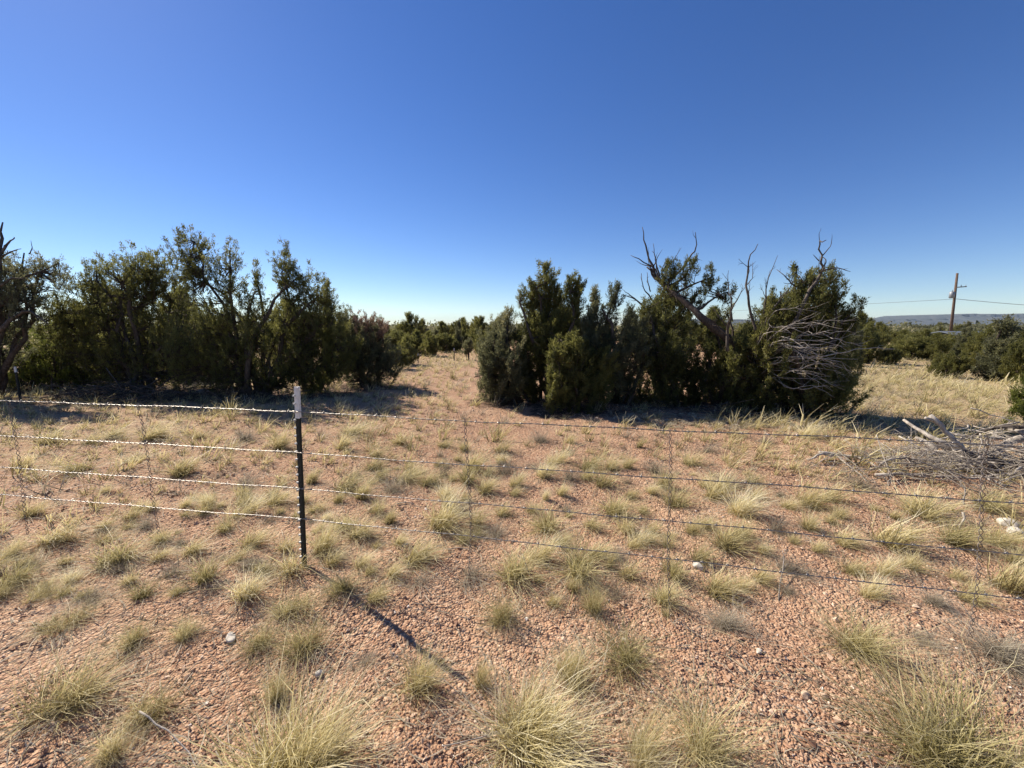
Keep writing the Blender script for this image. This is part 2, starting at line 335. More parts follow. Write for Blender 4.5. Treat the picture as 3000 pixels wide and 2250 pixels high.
def make_tree(spec, i):
    rng = np.random.default_rng(100 + i)
    g = G(*spec['base']); Y = spec.get('Y', g[1])
    if 'Y' in spec: g = AT(spec['base'][0], spec['base'][1], Y)
    base = np.array([g[0], Y, float(hgt(g[0], Y))])
    sc = S / F * Y * 1.0
    root = empty('juniper_tree', base, spec['label'], 'tree', 'junipers beyond the fence')
    lobes = []
    for (u, v, ru, rv) in spec['lobes']:
        c = AT(u, v, Y); rx = ru * sc * 1.13; rz = rv * sc * 1.10
        ry = min((rx + rz) * .55, .9)
        c = c + np.array([0, rng.uniform(-.35, .35) * (1 if len(lobes) else 0) + .0, 0])
        lobes.append((c - base, rx, ry, rz))
    leaf = spec.get('leaf', .034)
    def plumes_for(lobes, dens=1.):
        pl = []
        for (c, rx, ry, rz) in lobes:
            area = 4 * math.pi * ((rx * ry + rx * rz + ry * rz) / 3)
            k = max(5, int(area * 19 * dens))
            dv = nrm(rng.normal(size=(k, 3)))
            rr = rng.uniform(.35, 1.0, k) ** .7
            tip = c + dv * np.array([rx, ry, rz]) * rr[:, None]
            tint0 = rng.normal() * .08
            for q in range(k):
                ln = rng.uniform(.28, .62) * min(1.0, .4 + rz * 1.2) * spec.get('plume', 1.)
                d = nrm(dv[q] * np.array([.55, .55, .3]) + np.array([0, 0, .85]) + rng.normal(size=3) * .18 + WIND)
                tp = tip[q]
                if tp[2] < .12: tp = tp.copy(); tp[2] = rng.uniform(.12, .3)
                if q < 2 + int(rz * 4):
                    a_ = rng.uniform(0, 6.28); q_ = rng.uniform(0, .8); tp = c + np.array([rx * q_ * math.cos(a_), ry * q_ * math.sin(a_), rz * (1.08 - .45 * q_ * q_)])
                    d = nrm(np.array([math.cos(a_) * q_ * .35, math.sin(a_) * q_ * .35, 1.]) + rng.normal(size=3) * .08 + WIND * .5); ln = rng.uniform(.4, .8) * min(1, .4 + rz)
                    pl.append((tp - d * ln, tp, rng.uniform(.08, .13) * min(1.1, .6 + rz), .45 + tint0 + rng.normal() * .1)); continue
                pl.append((tp - d * ln, tp, rng.uniform(.03, .075) * min(1.1, .6 + rz), .42 + tint0 + rng.normal() * .12))
        return pl
    pl = plumes_for(lobes)
    link('crown', foliage(rng, pl, int(spec['n'] * 1.5), leaf, 'crown', M[spec['mat']]), root)
    if 'extra' in spec:
        em, el, en = spec['extra']
        ll = [(AT(u, v, Y) - base, ru * sc, (ru + rv) * sc * .5, rv * sc) for (u, v, ru, rv) in el]
        p2 = plumes_for(ll); pl = pl + p2
        o = link('dying_top', foliage(rng, p2, en, leaf, 'dying_top', M[em]), root); o['label'] = 'rusty pink dying top'
    # trunk and limbs
    mb = MB(); stems = []
    if 'lean' in spec:
        P = np.array([AT(u, v, Y) - base for (u, v) in spec['lean']]); P[0][2] = -.05
        tt = np.linspace(0, 1, 22); src = np.linspace(0, 1, len(P))
        P = np.stack([np.interp(tt, src, P[:, c]) for c in range(3)], 1)
        P[1:] += rng.normal(size=(21, 3)) * .012; P[:, 1] += .38 * tt - .75 * np.sin(np.clip(tt * 1.15, 0, 1) * math.pi)
        mb.tube(P, np.linspace(.125, .014, 22), 9); stems += list(P[4:])
        stem_ends = lobes[:5]
        for (c, rx, ry, rz) in lobes[5:]:
            b0 = np.array([c[0] * .8, c[1] * .3, -.03]) if c[0] < -.6 else np.array([rng.normal() * .1, rng.normal() * .1, -.03])
            Q = curve(rng, b0, c + [0, 0, -.1], 8, .1); mb.tube(Q, np.linspace(.06, .015, 8), 6); stems += list(Q[2:])
        for (c, rx, ry, rz) in stem_ends:
            q = P[np.argmin(np.linalg.norm(P - c, axis=1) + .3 * np.maximum(0, P[:, 2] - c[2]))]
            Q = curve(rng, q, c, 6, .1); mb.tube(Q, np.linspace(.03, .01, 6), 5); stems += list(Q[1:])
    else:
        for (c, rx, ry, rz) in lobes:
            b0 = np.array([rng.normal() * .16, rng.normal() * .14, -.05])
            c2 = c + np.array([0, 0, rz * .35]) + rng.normal(size=3) * .05
            Q = curve(rng, b0, c2, 9, .13, .05)
            r0 = .02 + .02 * min(2.5, np.linalg.norm(c)) * rng.uniform(.7, 1.2)
            mb.tube(Q, np.linspace(r0, .012, 9), 7); stems += list(Q[1:])
    stems = np.array(stems)
    for j, p in enumerate(pl):
        b = p[0] - base * 0
        d = np.linalg.norm(stems - b, axis=1) + .5 * np.maximum(0, stems[:, 2] - b[2])
        q = stems[np.argmin(d)]
        P = curve(rng, q, b, 4, .1, .04)
        P = np.vstack([P, b + (p[1] - b) * .6])
        mb.tube(P, [.012, .010, .008, .006, .003], 3, cap=False)
    # a few bare twigs low inside the crown
    for _ in range(26):
        q = stems[rng.integers(len(stems))]
        d = nrm(rng.normal(size=3) * [1, 1, .35]) * rng.uniform(.2, .6)
        if q[2] + d[2] < .05: d[2] = abs(d[2])
        mb.tube(curve(rng, q, q + d, 5, .15), np.linspace(.008, .002, 5), 3, cap=False)
    link('trunk', mb.mesh('trunk', [M['bark']], True), root)
    return root, base, Y, lobes

def twiggy(mb, rng, P, r0, r1, depth=2, side=5, spread=.8, k=5, lf=.45):
    """polyline branch with random forked side twigs"""
    P = np.asarray(P, float); n = len(P)
    tt = np.linspace(0, 1, max(8, n * 2)); src = np.linspace(0, 1, n)
    Q = np.stack([np.interp(tt, src, P[:, c]) for c in range(3)], 1)
    L = np.linalg.norm(np.diff(P, axis=0), axis=1).sum()
    Q[1:-1] += rng.normal(size=(len(Q) - 2, 3)) * L * .008
    mb.tube(Q, np.linspace(r0, r1, len(Q)), k)
    if depth <= 0: return
    for _ in range(side):
        i = rng.integers(len(Q) // 4, len(Q) - 1); d = nrm(Q[min(i + 1, len(Q) - 1)] - Q[i - 1])
        nd = nrm(d + nrm(rng.normal(size=3)) * spread)
        ln = L * lf * rng.uniform(.4, 1.) * (1 - .5 * i / len(Q))
        e = Q[i] + nd * ln
        mid = Q[i] + nd * ln * .5 + rng.normal(size=3) * ln * .08
        rr = (r0 + (r1 - r0) * i / len(Q)) * .55
        twiggy(mb, rng, [Q[i], mid, e + rng.normal(size=3) * ln * .12], max(rr, .002), .0015, depth - 1, max(1, side - 2), spread, max(3, k - 1), .5)

tree_info = []
for i, sp in enumerate(TREES): tree_info.append(make_tree(sp, i))

# dead snags: polylines read off the photograph, at the depth of their tree
def px3(X, Yp): return (1290.3 + X * .4167, 442.4 + Yp * .4167)   # from enlarged view
def px1(X, Yp): return (X * .4167, 442.4 + Yp * .4167)
def snag(idx, lines, conv, dep, side, seed, yoff=-.35, matn='darkwood', name='dead_branch', rs=1., label=None, ramp=False):
    root, base, Y, _ = tree_info[idx]; rng = np.random.default_rng(seed)
    for (pts, r0, r1) in lines:
        mb = MB()
        y0 = rng.uniform(-.25, .25)
        if ramp:
            pts = [(840 + rng.normal() * 30, 830 + rng.normal() * 40)] + list(pts)
            P = [AT(*conv(*p), Y + (.05 if k_ == 0 else yoff * min(1, .25 + .28 * k_)) + y0 * .8 * (k_ > 0) + rng.normal() * .05) - base for k_, p in enumerate(pts)]
        else: P = [AT(*conv(*p), Y + yoff + y0 + rng.uniform(-.08, .08) * k_) - base for k_, p in enumerate(pts)]
        twiggy(mb, rng, P, r0 * rs, r1 * rs, dep, side, .7, 5, .3)
        o = link(name, mb.mesh(name, [M[matn]], True), root)
        if label: o['label'] = label
snag(0, [([(-30,980),(-15,700),(5,500),(0,260),(12,180),(15,90)],.10,.012), ([(0,260),(40,200),(75,170)],.03,.008), ([(10,270),(60,240),(110,228)],.02,.005),
         ([(150,255),(168,225),(160,185)],.012,.003), ([(-10,660),(60,590),(150,545),(250,620)],.05,.01), ([(0,480),(80,470),(150,520),(200,600)],.045,.01), ([(0,420),(60,380),(130,380)],.03,.008)], px1, 1, 3, 5)
snag(10, [([(430,520),(350,430),(290,350),(262,260),(240,190),(233,115)],.045,.006), ([(330,390),(300,330),(220,285),(173,262)],.022,.005), ([(325,370),(302,290),(290,200)],.02,.004),
          ([(282,492),(262,460),(240,440),(228,355)],.02,.006), ([(275,450),(262,400),(258,350)],.014,.005), ([(370,400),(450,320),(500,240),(520,210),(508,142)],.026,.006),
          ([(275,556),(190,485),(125,465)],.02,.005), ([(272,552),(180,475),(135,440)],.02,.004), ([(340,345),(385,300),(435,222)],.014,.003), ([(330,345),(355,290)],.014,.004)], px3, 1, 3, 6, .38)
snag(11, [([(675,760),(678,640),(690,560),(720,490),(765,430)],.03,.004), ([(678,640),(640,590),(585,520)],.014,.003), ([(820,700),(800,560),(772,450),(785,330),(800,270),(832,203)],.028,.005),
          ([(700,600),(690,480),(680,400),(680,340)],.014,.003), ([(850,640),(868,520),(880,400),(935,262)],.02,.003), ([(690,700),(600,600),(520,560)],.018,.003)], px3, 2, 5, 7)
snag(11, [([(1000,640),(1060,530),(1110,430),(1165,345),(1150,290),(1160,230),(1155,192),(1185,183)],.034,.006), ([(1165,345),(1188,290),(1160,262)],.014,.004), ([(1170,340),(1240,325),(1312,346)],.015,.004),
          ([(1150,290),(1118,258)],.01,.003), ([(1060,440),(1000,400),(970,370),(930,335)],.016,.004), ([(830,720),(900,540),(1000,440),(1012,395)],.02,.004)], px3, 1, 3, 8)
GREY = [([(860,840),(1050,795),(1200,780),(1330,750),(1450,738),(1545,748)],.026,.006), ([(880,760),(1000,740),(1100,800),(1200,850),(1290,885)],.022,.006),
        ([(880,640),(930,630),(1050,650),(1170,690)],.015,.004), ([(900,560),(960,540),(1060,540),(1160,560)],.014,.003), ([(960,730),(1040,755),(1080,815)],.018,.004),
        ([(900,830),(1020,785),(1200,800),(1350,800)],.02,.005), ([(940,900),(1010,850),(1130,880),(1190,920)],.016,.004), ([(900,700),(1050,690),(1200,720),(1300,760)],.018,.004),
        ([(930,800),(1100,790),(1250,820),(1320,870)],.02,.004), ([(900,690),(1000,620),(1120,600),(1200,640)],.014,.003), ([(1000,860),(1150,820),(1280,840),(1330,890)],.016,.003),
        ([(960,770),(1100,720),(1250,710),(1400,640)],.016,.003), ([(1040,900),(1150,900),(1280,960)],.014,.003), ([(980,960),(1100,930),(1230,1000)],.014,.003)]
rg = np.random.default_rng(71)
for _ in range(12):
    x0 = rg.uniform(860, 1080); y0 = rg.uniform(600, 960); L = rg.uniform(200, 420); a = rg.normal(.10, .22)
    bnd = rg.normal(0, .25); pts = [(x0, y0)]
    for q in (1, 2, 3, 4):
        a += bnd * .5 + rg.normal(0, .12); pts.append((pts[-1][0] + math.cos(a) * L / 4, pts[-1][1] + math.sin(a) * L / 4))
    GREY.append((pts, rg.uniform(.012, .022), .003))
snag(11, GREY, ramp=True, conv=px3, dep=1, side=5, seed=9, yoff=-.85, matn='deadwood', rs=.6, label='pale grey bare limb')

# ---------------------------------------------------------------- generic juniper copies for the middle distance
def make_generic(seed, lob, n, leaf, mat, hscale=1.):
    rng = np.random.default_rng(seed); pl = []
    for (c, r) in lob:
        c = np.array(c, float); r = np.array(r, float)
        area = 4 * math.pi * ((r[0] * r[1] + r[0] * r[2] + r[1] * r[2]) / 3); k = int(area * 9)
        dv = nrm(rng.normal(size=(k, 3))); rr = rng.uniform(.4, 1, k) ** .6
        tip = c + dv * r * rr[:, None]; t0 = rng.normal() * .08
        for q in range(k):
            d = nrm(dv[q] * [.5, .5, .3] + np.array([0, 0, .85]) + rng.normal(size=3) * .15)
            ln = rng.uniform(.25, .5); tp = tip[q]; tp[2] = max(tp[2], .2)
            pl.append((tp - d * ln, tp, rng.uniform(.07, .13), .42 + t0 + rng.normal() * .1))
    cr = foliage(rng, pl, n, leaf, 'crown', M[mat])
    mb = MB()
    for (c, r) in lob:
        mb.tube(curve(rng, [rng.normal() * .1, rng.normal() * .1, -.1], np.array(c) + [0, 0, .2], 7, .1), np.linspace(.09, .015, 7), 5)
    for p in pl[::6]:
        mb.tube(curve(rng, np.array([0, 0, .4 + rng.uniform(0, .8)]), p[0], 4, .1), [.02, .015, .01, .006], 3, cap=False)
    return cr, mb.mesh('trunk', [M['bark']], True)
GEN = [
 make_generic(1, [((0, 0, 1.1), (1.2, 1.1, .95)), ((-.5, 0, 1.9), (.7, .7, .8)), ((.6, .1, 1.7), (.7, .7, .8)), ((.1, 0, 2.5), (.4, .4, .6))], 26000, .085, 'juniper'),
 make_generic(2, [((0, 0, 1.0), (.9, .9, .9)), ((0, 0, 2.0), (.6, .6, 1.0)), ((.3, 0, 2.8), (.3, .3, .5))], 20000, .085, 'juniper_grey'),
 make_generic(3, [((0, 0, .8), (1.3, 1.2, .75)), ((.4, 0, 1.4), (.8, .8, .6)), ((-.6, 0, 1.3), (.6, .6, .5))], 22000, .085, 'juniper'),
 make_generic(4, [((0, 0, 2.1), (.9, .9, .7)), ((.5, 0, 1.5), (.6, .6, .5)), ((-.3, 0, 2.7), (.4, .4, .5))], 15000, .085, 'juniper_grey'),
]
def put_tree(k, x, y, s, rz, label, group, sz=None):
    root = empty('juniper_tree', (x, y, float(hgt(x, y)) - .05), label, 'tree', group)
    root.rotation_euler = (0, 0, rz); root.scale = (s, s, sz or s)
    link('crown', GEN[k][0], root); link('trunk', GEN[k][1], root)
    return root
def put_px(k, ub, vb, vtop, label, group, wide=1., Y=None, rz=None):
    g = G(ub, vb); Y = Y or g[1]; x = AT(ub, vb, Y)[0]
    top = AT(ub, vtop, Y)[2] - float(hgt(x, Y)); hh = [3.2, 3.4, 2.1, 3.3][k]
    s = top / hh
    return put_tree(k, x, Y, s * wide, rz if rz is not None else random.uniform(0, 6.28), label, group, s)
random.seed(4)
gm = 'junipers in the middle distance'
put_px(0, 880, 788, 716, 'dark bushy juniper just right of the rusty topped one, edge of the clearing', gm, 1.15)
put_px(2, 850, 800, 740, 'low spreading juniper bush half hidden behind the rusty topped one', gm, 1.1)
put_px(3, 1012, 779, 722, 'small leaning juniper with bare lower stems beside the far fence post', gm, .9)
put_px(1, 990, 762, 682, 'slim juniper whose top rises above the belt of trees at the end of the clearing', gm, .6, Y=26)
put_px(0, 1870, 785, 686, 'dark juniper showing just beyond the right end of the right group', gm, .9)
put_px(1, 1838, 790, 678, 'juniper top partly hidden by the pale dead limbs', gm, .8)
put_px(2, 1918, 788, 742, 'low round bush at the edge of the right meadow', gm, .8)
put_px(2, 2045, 812, 748, 'low round green juniper bush standing alone in the right meadow', gm, .85)
put_px(0, 2120, 800, 700, 'broad juniper between the lone round bush and the pointed one', gm, .9)
put_px(1, 2165, 818, 668, 'pointed juniper tallest of those at the far right', gm, 1.35)
put_px(0, 2205, 825, 684, 'wide juniper cut off by the right edge behind the straw meadow', gm, .8)
put_px(0, 2110, 790, 708, 'bushy juniper left of the pointed one at the far right', gm, 1.0)
put_px(0, 2020, 778, 712, 'bright green wide juniper below the utility pole', gm, 1.2)
put_px(2, 1960, 775, 715, 'flat topped juniper left of the utility pole', gm, 1.2)
put_px(0, 2270, 830, 690, 'juniper just outside the right edge', gm, 1.0)
put_px(1, 2075, 770, 698, 'narrow juniper beside the pale blue shed', gm, .9)
put_px(2, 2135, 772, 706, 'flat crowned juniper in front of the pale blue shed', gm, 1.2)
put_px(0, 1990, 768, 704, 'juniper hiding the foot of the utility pole', gm, 1.2)
put_px(2, 2090, 764, 706, 'low wide juniper just left of the pale blue shed', gm, 1.3)
put_px(0, 1950, 762, 706, 'round juniper behind the flat topped one left of the pole', gm, 1.1)
for (u, v, vt, k) in [(930,768,708,0),(965,760,712,2),(900,765,705,0),(1040,765,708,0),(1060,772,706,0),(1000,752,708,0),(870,765,706,2),(945,752,706,1),(1030,750,705,0)]:
    put_px(k, u, v, vt, '%s juniper from the left in the first row of trees behind the clearing' % {870:'first',900:'second',930:'third',945:'fourth',965:'fifth',1000:'sixth',1030:'seventh',1040:'eighth',1060:'ninth'}[u], 'junipers in the first row behind the clearing', 1.15)
gb = 'distant junipers making up the dark belt'
rng = np.random.default_rng(12)
cnt = 0
for _ in range(900):
    Y = rng.uniform(24, 75); x = rng.uniform(-1.1, 1.35) * Y
    u = (x / Y * F * .99 + 512) / S
    if not (-100 < u < 2330): continue
    if Y < 34 and 900 < u < 1060: continue
    if 1850 < u < 2212 and Y < 40: continue
    if u > 2020 and 44 < Y < 62 and u < 2230: continue
    if cnt >= 190: break
    cnt += 1
    put_tree(int(rng.integers(0, 3)), x, Y, rng.uniform(.75, 1.1), rng.uniform(0, 6.28), ('distant dark juniper in the belt of trees left of the clearing' if u < 900 else 'distant dark juniper in the belt of trees behind the clearing' if u < 1080 else 'distant dark juniper in the belt behind the right juniper group' if u < 1850 else 'distant dark juniper in the belt of trees near the utility pole'), gb + (' left' if u < 900 else ' behind the clearing' if u < 1080 else ' behind the right group' if u < 1850 else ' near the pole'))
# trees behind the left and right groups (seen only through gaps)
for (x, y, s, k) in [(-10.5, 13, 1.0, 0), (-12.8, 12, 1.1, 2), (-8, 14.5, .9, 0), (-15, 15, 1.1, 0), (-6.2, 15.5, .85, 2), (2.2, 13, .9, 2), (5.0, 13.5, .95, 0), (8.3, 12.6, .8, 2)]:
    put_tree(k, x, y, s, x, 'juniper glimpsed through the gaps of the nearer trees', 'junipers hidden behind the nearer groups')

# far wood: one mass
def far_wood():
    r = np.random.default_rng(3); n = 4200
    Y = 60 + 560 * r.uniform(0, 1, n) ** 1.3; x = r.uniform(-1.35, 1.5, n) * Y
    keep = ~((x / Y > .78) & (Y > 260)); x = x[keep]; Y = Y[keep]; n = len(x)
    z = hgt(x, Y); hh = r.uniform(2.0, 3.4, n) * (1 + .25 * ss(Y, 80, 300)); per = 34
    w = r.uniform(.9, 1.8, n)
    X = np.repeat(np.stack([x, Y, z + hh * .5], 1), per, 0); m = n * per
    d = nrm(r.normal(size=(m, 3))) * np.repeat(np.stack([w, w, hh * .55], 1), per, 0) * (r.uniform(.3, 1, m) ** .5)[:, None]
    o = X + d
    a = nrm(r.normal(size=(m, 3)) + [0, 0, .8]); b = nrm(np.cross(a, r.normal(size=(m, 3)))); s = r.uniform(.25, .55, m)[:, None]
    V = np.stack([o - b * s * .45, o + b * s * .45, o + a * s], 1).reshape(-1, 3)
    ti = np.repeat(np.repeat(r.normal(.35, .12, n), per) + r.normal(0, .05, m), 3)
    o = link('distant_woodland', mesh_np('distant_woodland', V, np.arange(m * 3).reshape(-1, 3), attrs={'tint': ti}, mats=[M['juniper_grey']]))
    tag(o, 'far off juniper woodland reading as one dark band along the horizon', 'woodland', kind='stuff')
far_wood()

# ---------------------------------------------------------------- ground
def axis(n, near, far, p):
    t = np.linspace(-1, 1, n); return np.sign(t) * (near * np.abs(t) + (far - near) * np.abs(t) ** p)
def build_ground():
    xs = axis(341, 11, 12000, 9); ty = np.linspace(0, 1, 300)
    ys = -2 + 24 * ty + (14000) * ty ** 11
    X, Yg = np.meshgrid(xs, ys); Z = hgt(X, Yg)
    r = np.hypot(X, Yg)
    Z -= 0 * r
    straw = -.06 + .12 * ss(r, 4, 10) + .22 * np.exp(-((X + 2.6) / 3.0) ** 2 - ((Yg - 19) / 6) ** 2)
    right = ss(X - .55 * Yg, .2, 2.2) * ss(Yg, 4.5, 7.5); straw += .32 * right
    straw += .16 * ss(-X - .35 * Yg, -.5, 1.5) * ss(Yg, 2.8, 5)
    straw += .35 * ss(r, 40, 120)
    path = np.exp(-((X - (.05 - .17 * (Yg - 6))) / 1.0) ** 2) * ss(Yg, 4.5, 7) * (1 - ss(Yg, 14.5, 16.5)); straw -= .3 * path
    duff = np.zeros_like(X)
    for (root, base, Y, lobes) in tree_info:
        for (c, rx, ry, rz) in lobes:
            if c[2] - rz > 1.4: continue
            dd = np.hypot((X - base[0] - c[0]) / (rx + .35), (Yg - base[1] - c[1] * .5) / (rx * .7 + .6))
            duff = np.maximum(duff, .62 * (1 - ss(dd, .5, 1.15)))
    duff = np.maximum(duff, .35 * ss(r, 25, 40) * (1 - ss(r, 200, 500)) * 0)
    ny, nx = X.shape; i = np.arange(ny - 1)[:, None] * nx + np.arange(nx - 1)[None]
    q = np.stack([i, i + 1, i + nx + 1, i + nx], -1).reshape(-1, 4)
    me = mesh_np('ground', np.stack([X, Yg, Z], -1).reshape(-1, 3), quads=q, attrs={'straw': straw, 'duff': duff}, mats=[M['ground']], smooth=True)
    o = link('ground', me); o['kind'] = 'structure'
build_ground()

# hills
def hills():
    m, k, o = newmat('far_hills')
    geo = k.n('ShaderNodeNewGeometry'); mp = k.n('ShaderNodeMapping'); mp.inputs['Scale'].default_value = (.004, .004, .02); k.l(geo.outputs['Position'], mp.inputs[0])
    n = k.noise(mp.outputs[0], 3, 6, .65)
    k.l(principled(k, k.ramp(n, [(.35, (.045, .055, .06)), (.6, (.08, .085, .085)), (.75, (.15, .13, .11))]), 1, spec=0), o.inputs[0])
    r = np.random.default_rng(8)
    def ridge(name, Y, pts, depth):
        us = np.linspace(pts[0][0], pts[-1][0], 160); vs = np.interp(us, [p[0] for p in pts], [p[1] for p in pts])
        vs = vs + .5 * np.sin(us * .11) + .4 * np.sin(us * .23 + 1)
        rows = []
        T = [AT(u, v, Y) for u, v in zip(us, vs)]
        T = np.array(T); zb = -30.
        zt = T[:, 2]
        for f, yo in ((0, -depth), (.35, -depth * .55), (.72, -depth * .25), (.8, -depth * .16), (.97, -depth * .1), (1, 0), (1, depth), (0, depth * 2)):
            row = T.copy(); row[:, 1] += yo + r.normal(size=len(us)) * depth * .03
            row[:, 2] = zb + (zt - zb) * f + r.normal(size=len(us)) * 2 * (0 < f < 1); rows.append(row)
        V = np.array(rows); ny, nx = V.shape[:2]; i = np.arange(ny - 1)[:, None] * nx + np.arange(nx - 1)[None]
        q = np.stack([i, i + 1, i + nx + 1, i + nx], -1).reshape(-1, 4)
        ob = link(name, mesh_np(name, V.reshape(-1, 3), quads=q, mats=[m], smooth=False)); ob['kind'] = 'structure'
    ridge('mesa', 5200, [(1840,704),(1890,692),(1960,689),(2010,688),(2035,683),(2050,679),(2130,678),(2160,680),(2200,678),(2260,677),(2400,680),(2600,704)], 900)
    ridge('hills', 4200, [(1380,704),(1450,692),(1520,689),(1600,690),(1700,691),(1800,694),(1900,697),(2000,702)], 600)
hills()

# ---------------------------------------------------------------- utility pole, line, shed
def pole():
    Y = 58.; b = AT(2055, 704, Y); t = AT(2068, 590, Y); zb = float(hgt(b[0], Y))
    d = (t - b) / (t[2] - b[2]); base = b + d * (zb - b[2])
    root = empty('utility_pole', base, 'leaning brown wooden utility pole with crossarm and transformer above the junipers', 'utility pole')
    loc = lambda z: d * (z - zb)
    mb = MB(); mb.tube([loc(zb - .2), loc((zb + t[2]) / 2), loc(t[2])], [.19, .16, .13], 12); link('pole', mb.mesh('pole', [M['polewood']], True), root)
    zc = AT(2070, 621, Y)[2]; c = loc(zc)
    mb = MB(); mb.tube([c + [-.15, -.22, 0], c + [1.25, -.22, .1]], [.07, .07], 6); link('crossarm', mb.mesh('crossarm', [M['polewood']]), root)
    mb = MB()
    for x in (.5, 1.15): mb.tube([c + [x, -.22, .1], c + [x, -.22, .34]], [.05, .035], 8)
    link('insulators', mb.mesh('insulators', [M['greymetal']], True), root)
    zt = AT(2055, 637, Y)[2]; c = loc(zt) + [-.52, -.1, 0]
    mb = MB(); mb.tube([c + [0, 0, -.48], c + [0, 0, -.42], c + [0, 0, .36], c + [0, 0, .46]], [.2, .3, .3, .18], 14); mb.tube([c + [0, 0, .46], c + [0, 0, .7]], [.06, .04], 6)
    mb.box(c + [.38, .05, 0], (.3, .08, .5)); link('transformer', mb.mesh('transformer', [M['greymetal']], True), root)
    zl = AT(2062, 646, Y)[2]; a = base + loc(zl) + [.1, -.2, 0]
    e = np.array([130., 64., a[2] - .4]); P = []
    for q in np.linspace(0, 1, 30):
        p = a + (e - a) * q; p[2] -= 4 * 1.3 * q * (1 - q); P.append(p)
    mb = MB(); mb.tube(P, .035, 5, cap=True)
    o = link('power_line', mb.mesh('power_line', [M['cable']], True)); tag(o, 'thin sagging cable running right from the utility pole', 'cable')
    e = np.array([-60., 190., a[2] - 1.4]); P = []
    for q in np.linspace(0, 1, 40):
        p = a + (e - a) * q; p[2] -= 4 * 1.2 * q * (1 - q); P.append(p)
    mb = MB(); mb.tube(P, .022, 5)
    o = link('power_line', mb.mesh('power_line', [M['cable']], True)); tag(o, 'faint cable running left from the utility pole behind the junipers', 'cable')
pole()
def shed():
    Y = 50.; x0 = AT(2100, 710, Y)[0]; x1 = AT(2190, 710, Y)[0]; zt = AT(2150, 724, Y)[2]; cx = (x0 + x1) / 2; w = x1 - x0
    zb = float(hgt(cx, Y)); root = empty('shed', (cx, Y, zb), 'low pale blue building half hidden by junipers at the far right', 'building')
    h = zt - zb + .1; dp = 7.
    mb = MB(); mb.box((0, dp / 2, (h - .5) / 2), (w, dp, h - .5)); link('wall', mb.mesh('wall', [M['shedwall']]), root)
    mb = MB(); a = w / 2 + .3
    V = [(-a, -.3, h - .52), (a, -.3, h - .52), (a, dp / 2, h + .25), (-a, dp / 2, h + .25), (a, dp + .3, h - .52), (-a, dp + .3, h - .52)]
    V2 = [(x, y, z + .1) for x, y, z in V]
    mb.add(V + V2, quads=[(0, 3, 2, 1), (3, 5, 4, 2), (6, 7, 8, 9), (9, 8, 10, 11), (0, 1, 7, 6), (5, 11, 10, 4), (0, 6, 9, 3), (3, 9, 11, 5), (1, 2, 8, 7), (2, 4, 10, 8)])
    link('roof', mb.mesh('roof', [M['shedroof']]), root)
    for x in (-w * .3, w * .05, w * .32):
        mb = MB(); mb.box((x, -.03, h * .45), (.9, .06, .8)); f = link('window', mb.mesh('window', [M['postwhite']]), root)
        mb = MB(); mb.box((x, -.075, h * .45), (.76, .02, .66)); link('pane', mb.mesh('pane', [M['postgreen']]), f)
shed()

# far metal fence posts
def far_post(u, vb, vt, label):
    g = G(u, vb); t = AT(u, vt, g[1])[2]; z = float(hgt(g[0], g[1]))
    root = empty('fence_post', (g[0], g[1], z), label, 'post', 'far fence posts')
    mb = MB(); mb.tube([(0, 0, -.1), (.01, 0, t - z - .12)], [.025, .022], 6); link('shaft', mb.mesh('shaft', [M['postgreen']]), root)
    mb = MB(); mb.tube([(.01, 0, t - z - .12), (.011, 0, t - z)], [.024, .02], 6); link('painted_top', mb.mesh('painted_top', [M['postwhite']]), root)
far_post(981, 779, 752, 'thin dark fence post in the straw grass at the end of the clearing')
far_post(1041, 779, 757, 'short fence post against the left edge of the right juniper group')
far_post(903, 783, 764, 'short fence post by the dark juniper left of the clearing')
far_post(45, 868, 792, 'thin dark metal post beside the brush pile at the left')

